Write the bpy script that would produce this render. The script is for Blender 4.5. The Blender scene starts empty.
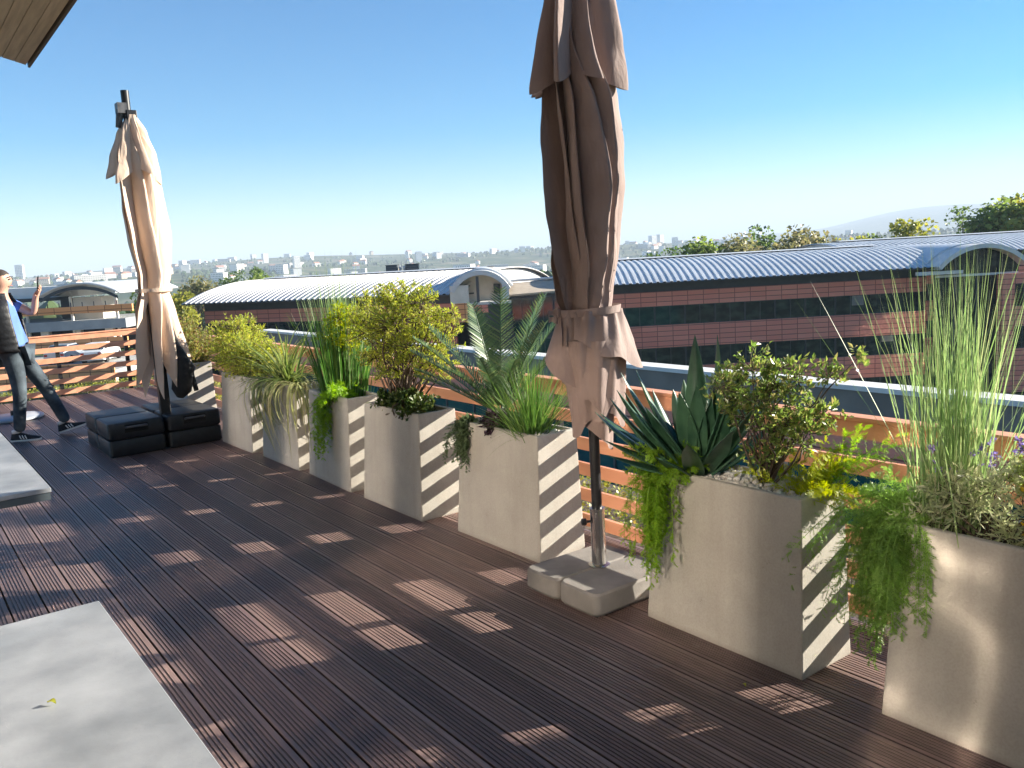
HAZE = True
import bpy, math, random
import numpy as np
from mathutils import Vector, Matrix, noise as mnoise
R = math.radians
PI = math.pi
SC = bpy.context.scene
COL = SC.collection
rnd = random.Random(7)
CY, SY = math.cos(0.632873), math.sin(0.632873)     # bearing of the view across the courtyard

def W(r, d, z=0.0):                                  # courtyard grid (along / across) -> world metres
    return Vector((r*CY + d*SY, -r*SY + d*CY, z))

# ------------------------------------------------------------------ materials
def newmat(name):
    m = bpy.data.materials.new(name); m.use_nodes = True
    nt = m.node_tree
    return m, nt, nt.nodes, nt.links, nt.nodes['Principled BSDF']

def col(c): return (c[0], c[1], c[2], 1.0)

def pmat(name, c1, c2=None, scale=6.0, rough=0.6, metal=0.0, bump=0.0, bscale=40.0, spec=0.5, contrast=(0.35, 0.65), stretch=(1,1,1), detail=6.0):
    m, nt, N, L, P = newmat(name)
    P.inputs['Roughness'].default_value = rough
    P.inputs['Metallic'].default_value = metal
    P.inputs['Specular IOR Level'].default_value = spec
    tc = N.new('ShaderNodeTexCoord'); mp = N.new('ShaderNodeMapping')
    mp.inputs['Scale'].default_value = stretch
    L.new(tc.outputs['Object'], mp.inputs['Vector'])
    if c2 is None:
        P.inputs['Base Color'].default_value = col(c1)
    else:
        no = N.new('ShaderNodeTexNoise'); no.inputs['Scale'].default_value = scale; no.inputs['Detail'].default_value = detail
        L.new(mp.outputs[0], no.inputs['Vector'])
        rp = N.new('ShaderNodeValToRGB')
        rp.color_ramp.elements[0].position = contrast[0]; rp.color_ramp.elements[0].color = col(c1)
        rp.color_ramp.elements[1].position = contrast[1]; rp.color_ramp.elements[1].color = col(c2)
        L.new(no.outputs['Fac'], rp.inputs['Fac']); L.new(rp.outputs[0], P.inputs['Base Color'])
    if bump > 0:
        nb = N.new('ShaderNodeTexNoise'); nb.inputs['Scale'].default_value = bscale; nb.inputs['Detail'].default_value = 5
        L.new(mp.outputs[0], nb.inputs['Vector'])
        b = N.new('ShaderNodeBump'); b.inputs['Strength'].default_value = bump; b.inputs['Distance'].default_value = 0.01
        L.new(nb.outputs['Fac'], b.inputs['Height']); L.new(b.outputs[0], P.inputs['Normal'])
    return m

def leafmat(name, cols, transl=0.35, rough=0.45, spec=0.35):
    m, nt, N, L, P = newmat(name)
    ge = N.new('ShaderNodeNewGeometry'); rp = N.new('ShaderNodeValToRGB')
    el = rp.color_ramp.elements
    while len(el) < len(cols): el.new(0.5)
    for i, c in enumerate(cols):
        el[i].position = i/max(1, len(cols)-1); el[i].color = col(c)
    L.new(ge.outputs['Random Per Island'], rp.inputs['Fac'])
    L.new(rp.outputs[0], P.inputs['Base Color'])
    P.inputs['Roughness'].default_value = rough; P.inputs['Specular IOR Level'].default_value = spec
    tr = N.new('ShaderNodeBsdfTranslucent'); mx = N.new('ShaderNodeMixShader'); mx.inputs[0].default_value = transl
    br = N.new('ShaderNodeHueSaturation'); br.inputs['Value'].default_value = 1.5; br.inputs['Saturation'].default_value = 1.1
    L.new(rp.outputs[0], br.inputs['Color']); L.new(br.outputs[0], tr.inputs['Color'])
    L.new(P.outputs[0], mx.inputs[1]); L.new(tr.outputs[0], mx.inputs[2])
    L.new(mx.outputs[0], N['Material Output'].inputs['Surface'])
    return m

def clothmat(name, c1, c2, transl=0.15, fine=900):
    m, nt, N, L, P = newmat(name)
    tc = N.new('ShaderNodeTexCoord'); no = N.new('ShaderNodeTexNoise'); no.inputs['Scale'].default_value = 4; no.inputs['Detail'].default_value = 8
    L.new(tc.outputs['Object'], no.inputs['Vector'])
    rp = N.new('ShaderNodeValToRGB'); rp.color_ramp.elements[0].color = col(c1); rp.color_ramp.elements[1].color = col(c2)
    rp.color_ramp.elements[0].position = .35; rp.color_ramp.elements[1].position = .7
    L.new(no.outputs['Fac'], rp.inputs['Fac']); L.new(rp.outputs[0], P.inputs['Base Color'])
    P.inputs['Roughness'].default_value = 0.75; P.inputs['Specular IOR Level'].default_value = .25
    P.inputs['Sheen Weight'].default_value = 0.15
    n1 = N.new('ShaderNodeTexNoise'); n1.inputs['Scale'].default_value = 14; n1.inputs['Detail'].default_value = 3; n1.inputs['Distortion'].default_value = .8
    mp = N.new('ShaderNodeMapping'); mp.inputs['Scale'].default_value = (1, 1, .45); L.new(tc.outputs['Object'], mp.inputs['Vector']); L.new(mp.outputs[0], n1.inputs['Vector'])
    n2 = N.new('ShaderNodeTexNoise'); n2.inputs['Scale'].default_value = fine; L.new(tc.outputs['Object'], n2.inputs['Vector'])
    ad = N.new('ShaderNodeMath'); ad.operation = 'MULTIPLY_ADD'; ad.inputs[1].default_value = .06
    L.new(n2.outputs['Fac'], ad.inputs[0]); L.new(n1.outputs['Fac'], ad.inputs[2])
    b = N.new('ShaderNodeBump'); b.inputs['Strength'].default_value = .45; b.inputs['Distance'].default_value = .02
    L.new(ad.outputs[0], b.inputs['Height']); L.new(b.outputs[0], P.inputs['Normal'])
    tr = N.new('ShaderNodeBsdfTranslucent'); mx = N.new('ShaderNodeMixShader'); mx.inputs[0].default_value = transl
    L.new(rp.outputs[0], tr.inputs['Color']); L.new(P.outputs[0], mx.inputs[1]); L.new(tr.outputs[0], mx.inputs[2])
    L.new(mx.outputs[0], N['Material Output'].inputs['Surface'])
    return m

# ------------------------------------------------------------------ mesh collector
class MB:
    def __init__(s): s.v = []; s.f = []; s.mi = []; s.cur = 0
    def add(s, vs, fs):
        b = len(s.v); s.v.extend([tuple(v) for v in vs]); s.f.extend([tuple(b+i for i in f) for f in fs]); s.mi.extend([s.cur]*len(fs)); return s
    def box(s, a, b, M=None):
        (x0,y0,z0),(x1,y1,z1) = a, b
        vs = [(x0,y0,z0),(x1,y0,z0),(x1,y1,z0),(x0,y1,z0),(x0,y0,z1),(x1,y0,z1),(x1,y1,z1),(x0,y1,z1)]
        if M is not None: vs = [M @ Vector(v) for v in vs]
        return s.add(vs, [(0,3,2,1),(4,5,6,7),(0,1,5,4),(1,2,6,5),(2,3,7,6),(3,0,4,7)])
    def prism(s, poly, z0, z1):
        n = len(poly); vs = [(x,y,z0) for x,y in poly]+[(x,y,z1) for x,y in poly]
        return s.add(vs, [tuple(range(n-1,-1,-1)), tuple(range(n,2*n))]+[(i,(i+1)%n,n+(i+1)%n,n+i) for i in range(n)])
    def rings(s, rings, cap=True, closed=True):
        n = len(rings[0]); vs = [p for r in rings for p in r]; fs = []
        for k in range(len(rings)-1):
            for i in range(n if closed else n-1):
                j = (i+1) % n
                fs.append((k*n+i, k*n+j, (k+1)*n+j, (k+1)*n+i))
        if cap and closed:
            fs.append(tuple(range(n-1,-1,-1))); fs.append(tuple((len(rings)-1)*n+i for i in range(n)))
        return s.add(vs, fs)
    def tube(s, pts, rad, n=8, cap=True):
        pts = [Vector(p) for p in pts]; rings = []
        if not hasattr(rad, '__len__'): rad = [rad]*len(pts)
        ref = Vector((0.31,0.17,0.93)).normalized()
        for i, p in enumerate(pts):
            t = (pts[min(i+1,len(pts)-1)]-pts[max(i-1,0)]).normalized()
            a = t.cross(ref)
            if a.length < .05: a = t.cross(Vector((1,0,0)))
            a.normalize(); b = t.cross(a)
            rings.append([p + (a*math.cos(2*PI*k/n)+b*math.sin(2*PI*k/n))*rad[i] for k in range(n)])
        return s.rings(rings, cap)
    def lathe(s, prof, n=24, c=(0,0)):
        return s.rings([[(c[0]+r*math.cos(2*PI*k/n), c[1]+r*math.sin(2*PI*k/n), z) for k in range(n)] for r, z in prof])
    def grid(s, P):                                  # rows of points
        nu = len(P[0]); vs = [p for row in P for p in row]
        return s.add(vs, [(k*nu+i, k*nu+i+1, (k+1)*nu+i+1, (k+1)*nu+i) for k in range(len(P)-1) for i in range(nu-1)])
    def build(s, name, mats, parent=None, smooth=False, bevel=0, loc=None, autosmooth=None):
        me = bpy.data.meshes.new(name); me.from_pydata(s.v, [], s.f)
        if not isinstance(mats, (list, tuple)): mats = [mats]
        for m in mats: me.materials.append(m)
        if len(mats) > 1: me.polygons.foreach_set('material_index', s.mi)
        me.update()
        if smooth: me.polygons.foreach_set('use_smooth', [True]*len(me.polygons))
        if autosmooth: me.set_sharp_from_angle(angle=R(autosmooth))
        o = bpy.data.objects.new(name, me); COL.objects.link(o)
        if parent: o.parent = parent
        if loc is not None: o.location = loc
        if bevel:
            b = o.modifiers.new('bevel', 'BEVEL'); b.width = bevel; b.segments = 2; b.limit_method = 'ANGLE'; b.angle_limit = R(40)
        return o

def empty(name, loc=(0,0,0), rz=0.0):
    o = bpy.data.objects.new(name, None); COL.objects.link(o); o.location = loc; o.rotation_euler = (0,0,rz); o.empty_display_size = .1
    return o
def tag(o, label=None, cat=None, group=None, kind=None):
    if label: o['label'] = label
    if cat: o['category'] = cat
    if group: o['group'] = group
    if kind: o['kind'] = kind
    return o
def thing(name, label, cat, loc=(0,0,0), rz=0.0, group=None):
    return tag(empty(name, loc, rz), label, cat, group)
def copy_tree(o, parent=None):
    c = o.copy(); COL.objects.link(c)
    if parent: c.parent = parent
    for ch in list(o.children): copy_tree(ch, c)
    return c
def baked_skin(name, V, Ed, rad, mat, parent=None, sub=2, root=0):
    me = bpy.data.meshes.new(name); me.from_pydata(V, Ed, []); o = bpy.data.objects.new(name, me); COL.objects.link(o)
    sk = o.modifiers.new('skin', 'SKIN'); sk.use_smooth_shade = True
    lay = me.skin_vertices[0].data if me.skin_vertices else None
    if lay is None:
        import bmesh
        bm = bmesh.new(); bm.from_mesh(me); bm.verts.layers.skin.verify(); bm.to_mesh(me); bm.free(); lay = me.skin_vertices[0].data
    for i, r in enumerate(rad):
        lay[i].radius = r if hasattr(r, '__len__') else (r, r)
        lay[i].use_root = (i == root)
    if sub:
        su = o.modifiers.new('sub', 'SUBSURF'); su.levels = sub; su.render_levels = sub
    dg = bpy.context.evaluated_depsgraph_get(); dg.update()
    nm = bpy.data.meshes.new_from_object(o.evaluated_get(dg)); nm.name = name
    o.modifiers.clear(); o.data = nm; nm.materials.clear(); nm.materials.append(mat)
    nm.polygons.foreach_set('use_smooth', [True]*len(nm.polygons))
    if parent: o.parent = parent
    return o

# ------------------------------------------------------------------ sun, sky, camera
SUN_AZ = R(22.0)                                     # from +X towards -Y
SUN_EL = math.atan(0.38*math.cos(SUN_AZ))
sd = Vector((math.cos(SUN_EL)*math.cos(SUN_AZ), -math.cos(SUN_EL)*math.sin(SUN_AZ), math.sin(SUN_EL)))
ld = bpy.data.lights.new('sun', 'SUN'); ld.energy = 5.0; ld.angle = R(0.5); ld.color = (1.0, 0.93, 0.80)
lo = bpy.data.objects.new('sun', ld); COL.objects.link(lo); lo.rotation_euler = (-sd).to_track_quat('-Z', 'Y').to_euler(); lo.location = (20, -10, 12)
wd = bpy.data.worlds.new('World'); SC.world = wd; wd.use_nodes = True
wn = wd.node_tree.nodes; wl = wd.node_tree.links
sky = wn.new('ShaderNodeTexSky'); sky.sky_type = 'NISHITA'; sky.sun_disc = False
sky.sun_elevation = SUN_EL; sky.sun_rotation = math.atan2(sd.x, sd.y); sky.altitude = 250; sky.air_density = 1.0; sky.dust_density = 0.0; sky.ozone_density = 3.0
hs = wn.new('ShaderNodeHueSaturation'); hs.inputs['Hue'].default_value = 0.503; hs.inputs['Saturation'].default_value = 1.8
wl.new(sky.outputs[0], hs.inputs['Color']); wl.new(hs.outputs[0], wn['Background'].inputs['Color']); wn['Background'].inputs['Strength'].default_value = 0.047

cam = bpy.data.cameras.new('camera'); co = bpy.data.objects.new('camera', cam); COL.objects.link(co); SC.camera = co
cam.sensor_fit = 'HORIZONTAL'; cam.sensor_width = 36; cam.lens = 854.1*36/1024; cam.clip_start = .05; cam.clip_end = 60000
Fv = Vector((0.58511595, 0.79767748, -0.14611624)); Rv = Vector((0.8002345, -0.59712841, -0.05533897)); Uv = Vector((0.13139281, 0.08454754, 0.9877184))
co.matrix_world = Matrix(((Rv.x,Uv.x,-Fv.x,0),(Rv.y,Uv.y,-Fv.y,0),(Rv.z,Uv.z,-Fv.z,1.57),(0,0,0,1)))
SC.view_settings.view_transform = 'Standard'; SC.view_settings.look = 'None'; SC.view_settings.exposure = 1.92; SC.view_settings.gamma = 1.0; SC.view_settings.use_curve_mapping = False
cy = SC.cycles
cy.use_denoising = True
cy.max_bounces = 7; cy.diffuse_bounces = 3; cy.glossy_bounces = 3; cy.transmission_bounces = 4; cy.transparent_max_bounces = 6; cy.volume_bounces = 0
cy.caustics_reflective = True; cy.caustics_refractive = False; cy.blur_glossy = 0.05; cy.sample_clamp_indirect = 0.0
cy.use_adaptive_sampling = True; cy.adaptive_threshold = 0.015
cy.use_guiding = True; cy.use_surface_guiding = True; cy.use_volume_guiding = False; cy.guiding_training_samples = 128

# ------------------------------------------------------------------ deck
def deck_material():
    m, nt, N, L, P = newmat('composite_deck')
    ge = N.new('ShaderNodeNewGeometry'); tc = N.new('ShaderNodeTexCoord')
    rp = N.new('ShaderNodeValToRGB'); rp.color_ramp.elements[0].color = (.124,.082,.077,1); rp.color_ramp.elements[1].color = (.205,.138,.120,1)
    L.new(ge.outputs['Random Per Island'], rp.inputs['Fac'])
    mp = N.new('ShaderNodeMapping'); mp.inputs['Scale'].default_value = (14, .9, 1); L.new(tc.outputs['Object'], mp.inputs['Vector'])
    no = N.new('ShaderNodeTexNoise'); no.inputs['Scale'].default_value = 3; no.inputs['Detail'].default_value = 8; L.new(mp.outputs[0], no.inputs['Vector'])
    mx = N.new('ShaderNodeMix'); mx.data_type = 'RGBA'; mx.blend_type = 'MULTIPLY'; mx.inputs[0].default_value = .8
    r2 = N.new('ShaderNodeValToRGB'); r2.color_ramp.elements[0].position = .3; r2.color_ramp.elements[0].color = (.6,.6,.6,1); r2.color_ramp.elements[1].position = .7; r2.color_ramp.elements[1].color = (1.25,1.22,1.2,1)
    L.new(no.outputs['Fac'], r2.inputs['Fac']); L.new(rp.outputs[0], mx.inputs[6]); L.new(r2.outputs[0], mx.inputs[7])
    # dried splashes and dust
    n2 = N.new('ShaderNodeTexNoise'); n2.inputs['Scale'].default_value = 7.0; n2.inputs['Detail'].default_value = 5; L.new(tc.outputs['Object'], n2.inputs['Vector'])
    r3 = N.new('ShaderNodeValToRGB'); r3.color_ramp.elements[0].position = .66; r3.color_ramp.elements[0].color = (0,0,0,1); r3.color_ramp.elements[1].position = .76; r3.color_ramp.elements[1].color = (.5,.5,.5,1)
    L.new(n2.outputs['Fac'], r3.inputs['Fac'])
    m2 = N.new('ShaderNodeMix'); m2.data_type = 'RGBA'; L.new(r3.outputs[0], m2.inputs[0]); L.new(mx.outputs[2], m2.inputs[6]); m2.inputs[7].default_value = (.22,.20,.19,1)
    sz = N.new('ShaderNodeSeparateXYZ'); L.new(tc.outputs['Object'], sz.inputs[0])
    mr = N.new('ShaderNodeMapRange'); mr.inputs['From Min'].default_value = -.003; mr.inputs['From Max'].default_value = -.0005; mr.inputs['To Min'].default_value = .38; mr.inputs['To Max'].default_value = 1.22; L.new(sz.outputs['Z'], mr.inputs['Value'])  # ridges worn lighter, grooves painted darker to sharpen sun and shade
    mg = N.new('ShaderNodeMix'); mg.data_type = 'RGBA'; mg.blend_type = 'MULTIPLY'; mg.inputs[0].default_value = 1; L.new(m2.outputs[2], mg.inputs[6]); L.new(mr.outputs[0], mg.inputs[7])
    L.new(mg.outputs[2], P.inputs['Base Color'])
    r4 = N.new('ShaderNodeMapRange'); r4.inputs['To Min'].default_value = .34; r4.inputs['To Max'].default_value = .58; L.new(no.outputs['Fac'], r4.inputs['Value']); L.new(r4.outputs[0], P.inputs['Roughness'])
    P.inputs['Specular IOR Level'].default_value = .55
    return m
M_deck = deck_material()
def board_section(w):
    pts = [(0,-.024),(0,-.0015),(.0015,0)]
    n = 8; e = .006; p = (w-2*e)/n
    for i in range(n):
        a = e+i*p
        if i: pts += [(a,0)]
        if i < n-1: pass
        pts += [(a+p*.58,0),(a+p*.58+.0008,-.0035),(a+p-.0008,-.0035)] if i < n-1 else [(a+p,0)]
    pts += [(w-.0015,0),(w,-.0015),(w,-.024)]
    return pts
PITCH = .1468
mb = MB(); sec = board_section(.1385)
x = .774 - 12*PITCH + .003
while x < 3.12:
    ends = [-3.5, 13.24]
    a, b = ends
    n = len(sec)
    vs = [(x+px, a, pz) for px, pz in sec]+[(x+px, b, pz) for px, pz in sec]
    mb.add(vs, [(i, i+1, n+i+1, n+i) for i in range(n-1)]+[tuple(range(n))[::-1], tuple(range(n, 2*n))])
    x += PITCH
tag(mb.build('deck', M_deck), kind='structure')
M_black = pmat('painted_void', (.008,.008,.008), rough=.9)
M_conc = pmat('roof_concrete', (.30,.29,.27), (.40,.39,.36), 3, .85, bump=.2)
mb = MB(); mb.box((-1.0,-3.5,-.5),(3.95,14.6,-.03)); tag(mb.build('roof_slab', pmat('roof_gravel', (.06,.05,.04), (.12,.10,.08), 20, .9)), kind='structure')

# sedum strip on the roof beyond the railings
M_sedum = leafmat('sedum_leaf', [(.16,.20,.03),(.32,.33,.05),(.20,.25,.04),(.38,.30,.08)], .3)
def scatter_leaves(n, region, size, seed, up=.6):
    rg = np.random.default_rng(seed); mb = MB()
    for _ in range(n):
        p = region(rg); a = rg.uniform(0, 2*PI); t = rg.uniform(.2, up); s = size*rg.uniform(.6,1.4)
        d = Vector((math.cos(a)*math.cos(t), math.sin(a)*math.cos(t), math.sin(t))); q = Vector((-math.sin(a), math.cos(a), 0))*s*.45
        b = Vector(p)
        mb.add([b, b+d*s*.5+q, b+d*s, b+d*s*.5-q], [(0,1,2,3)])
    return mb
def reg(rg):
    if rg.random() < .72: return (rg.uniform(3.2,3.9), rg.uniform(-.5,14.4), rg.uniform(-.03,.03))
    return (rg.uniform(-.9,3.2), rg.uniform(13.28,14.5), rg.uniform(-.03,.03))
tag(scatter_leaves(26000, reg, .022, 3, 1.2).build('sedum', M_sedum), 'low yellow green sedum carpet on the roof edge outside the railing', 'ground cover', kind='stuff')

# ------------------------------------------------------------------ railings
M_rail = pmat('orange_board', (.64,.275,.15), (.76,.36,.21), 9, .55, bump=.12, stretch=(1,.12,1))
M_post = pmat('dark_steel', (.03,.03,.033), (.05,.05,.05), 20, .45, metal=.6)
BZ = [(.027,.098),(.176,.247),(.325,.398),(.473,.545),(.622,.692),(.772,.842)]
rail = thing('slatted_railing', 'long orange board railing running behind the row of planters', 'railing', (3.1,0,0))
for z0, z1 in BZ:
    y = -2.5
    for L_ in (3.75, 4.0, 4.0, 3.98):
        MB().box((0,y+.003,z0),(.024,y+L_-.003,z1)).build('rail_board', M_rail, rail, bevel=.002); y += L_
MB().box((-.012,-2.5,.845),(.06,13.22,.862)).build('cap_rail', M_rail, rail, bevel=.002)
for k in range(11):
    y = -2.35+k*1.545
    MB().box((.026,y-.02,-.03),(.056,y+.02,.843)).build('post', M_post, rail)
rail2 = thing('slatted_railing', 'short orange board railing closing the far end of the deck behind the man', 'railing', (0,13.26,0))
for z0, z1 in BZ:
    for a, b in ((-1.0,1.05),(1.056,3.08)):
        MB().box((a,0,z0),(b,.024,z1)).build('rail_board', M_rail, rail2, bevel=.002)
MB().box((-1.0,-.012,.845),(3.08,.06,.862)).build('cap_rail', M_rail, rail2, bevel=.002)
for k in range(5):
    x = -.75+k*.9
    MB().box((x-.025,.026,-.03),(x+.025,.066,.843)).build('post', M_post, rail2)

# ------------------------------------------------------------------ tables
M_stone = pmat('ceramic_stone', (.185,.195,.205), (.37,.38,.395), 6, .42, bump=.03, bscale=90, contrast=(.25,.75), detail=12)
M_edge = pmat('dark_table_edge', (.06,.075,.085), rough=.35)
M_tleg = pmat('table_leg_metal', (.09,.09,.10), rough=.4, metal=.5)
def table(x0, x1, y0, y1, label):
    t = thing('terrace_table', label, 'table', ((x0+x1)/2, (y0+y1)/2, 0))
    hx, hy = (x1-x0)/2, (y1-y0)/2
    MB().box((-hx,-hy,.722),(hx,hy,.740)).build('table_top', M_stone, t, bevel=.002)
    MB().box((-hx+.004,-hy+.004,.690),(hx-.004,hy-.004,.7205)).build('apron', M_edge, t)
    for sx in (-1,1):
        for sy in (-1,1):
            MB().tube([(sx*(hx-.42), sy*(hy-.42), .69), (sx*(hx-.36), sy*(hy-.36), 0)], [.024,.018], 10).build('leg', M_tleg, t, smooth=True)
table(-.58,.370,.55,2.392,'grey stone topped table closest to the viewer with a small leaf on it')
table(-.50,.482,3.90,6.10,'grey stone topped table in the middle distance ending just before the man')
# small fallen leaves
M_fall = leafmat('fallen_leaf', [(.35,.42,.04),(.45,.40,.06)], .2)
def fallen(loc, rz, label, s=.03):
    P = []
    for k in range(5):
        t = k/4; w = math.sin(PI*min(1,t*.95+.03))*.3*s
        P.append([(t*s, -w, .004+.006*math.sin(PI*t)), (t*s, 0, .002+.004*math.sin(PI*t)), (t*s, w, .005+.006*math.sin(PI*t))])
    o = MB().grid(P).build('fallen_leaf', M_fall, loc=loc, smooth=True); o.rotation_euler = (0,0,rz)
    tag(o, label, 'leaf')
fallen((.185,1.845,.7405), 2.2, 'tiny yellow green leaf lying on the nearest stone table', .022)
fallen((2.09,1.06,.002), .4, 'pale curled leaf lying on the deck before the foremost planter', .05)
fallen((2.32,1.85,.002), 1.2, 'small dry leaf lying on the deck before the agave planter', .022)
# round pale base plate lying behind the man
t = thing('round_base_plate', 'pale round base plate lying on the deck behind the man', 'base plate', (1.15,11.6,0))
MB().lathe([(.30,.0),(.32,.01),(.32,.03),(.30,.042),(.06,.05),(.05,.05)], 40).build('plate', pmat('pale_plate', (.28,.31,.35), (.36,.38,.41), 8, .4), t, smooth=True, autosmooth=40)
MB().lathe([(.03,.05),(.03,.10),(.024,.105)], 16).build('socket', M_post, t, smooth=True, autosmooth=40)

# ------------------------------------------------------------------ own building on the left: glazed front and eave
M_glassfront = newmat('reflective_glazing')[0]
P = M_glassfront.node_tree.nodes['Principled BSDF']; P.inputs['Base Color'].default_value = (.17,.155,.145,1); P.inputs['Metallic'].default_value = 1.0; P.inputs['Roughness'].default_value = .10
def wavy(m):
    nt = m.node_tree; N = nt.nodes; L = nt.links
    tc = N.new('ShaderNodeTexCoord'); no = N.new('ShaderNodeTexNoise'); no.inputs['Scale'].default_value = 2.2; no.inputs['Detail'].default_value = 1.0
    L.new(tc.outputs['Object'], no.inputs['Vector']); b = N.new('ShaderNodeBump'); b.inputs['Strength'].default_value = .34; b.inputs['Distance'].default_value = .02
    L.new(no.outputs['Fac'], b.inputs['Height']); L.new(b.outputs[0], N['Principled BSDF'].inputs['Normal'])
M_glasswavy = M_glassfront.copy(); M_glasswavy.name = 'rippled_glazing'; wavy(M_glasswavy); M_glasswavy.node_tree.nodes['Principled BSDF'].inputs['Roughness'].default_value = .06
M_alu = pmat('window_frame_grey', (.10,.10,.105), rough=.5)
M_clad = pmat('wall_cladding', (.55,.49,.42), (.62,.56,.49), 4, .8)
M_soffit = pmat('soffit_planks', (.50,.40,.29), (.66,.54,.40), 3, .7, stretch=(9,.6,9), bump=.15)
M_soffdark = pmat('eave_edge', (.10,.075,.055), rough=.6)
hb = thing('terrace_building', 'building beside the terrace with a glazed front and a planked eave overhead', 'building', (-.95,0,0))
MB().box((-.30,-6,-.5),(-.02,6.6,.10)).build('plinth', M_clad, hb)
MB().box((-.30,-6,2.55),(-.02,6.6,3.9)).build('wall', M_clad, hb)
MB().box((-4.0,-6,-.5),(-.32,6.6,3.9)).build('wall', M_clad, hb)
ys = [-6,-4.6,-3.2,-1.05]
WIN = [(-6,-4.6),(-4.6,-3.2),(-3.2,-1.05),(-.82,-.56),(-.36,.10),(.52,1.80),(1.80,3.02),(3.34,4.14),(4.66,5.25),(5.80,6.50)]
prev = -6.0
for a, b in WIN:
    MB().box((-.08,a+.03,.15),(-.06,b-.03,2.5)).build('window', M_glasswavy if b < .2 else M_glassfront, hb)
    for y in (a, b): MB().box((-.12,y-.028,.10),(-.01,y+.028,2.55)).build('mullion', M_alu, hb)
    if a-prev > .01: MB().box((-.10,prev+.03,.15),(-.03,a-.03,2.5)).build('blind_panel', M_clad, hb)
    prev = b
for z in (.125, 2.525):
    MB().box((-.119,-6,z-.025),(-.012,6.6,z+.025)).build('transom', M_alu, hb)
# eave: planks run along the terrace, the far end is cut on the slant
def eave_end(x): return 9.37+(x-1.46)*1.07
x = -.9
mb = MB()
while x < 1.40:
    x1 = min(x+.105, 1.425)
    mb.prism([(x,-6),(x1,-6),(x1,eave_end(x1)),(x,eave_end(x))], 3.60, 3.62); x += .111
mb.build('soffit', M_soffit, hb, loc=(.95,0,0))
MB().prism([(-.9,-6),(1.44,-6),(1.44,eave_end(1.44)),(-.9,eave_end(-.9))], 3.623, 3.85).build('roof', M_soffdark, hb, loc=(.95,0,0))
MB().prism([(1.443,-6),(1.465,-6),(1.465,eave_end(1.465)),(1.443,eave_end(1.443))], 3.585, 3.86).build('fascia', M_soffdark, hb, loc=(.95,0,0))
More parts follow.
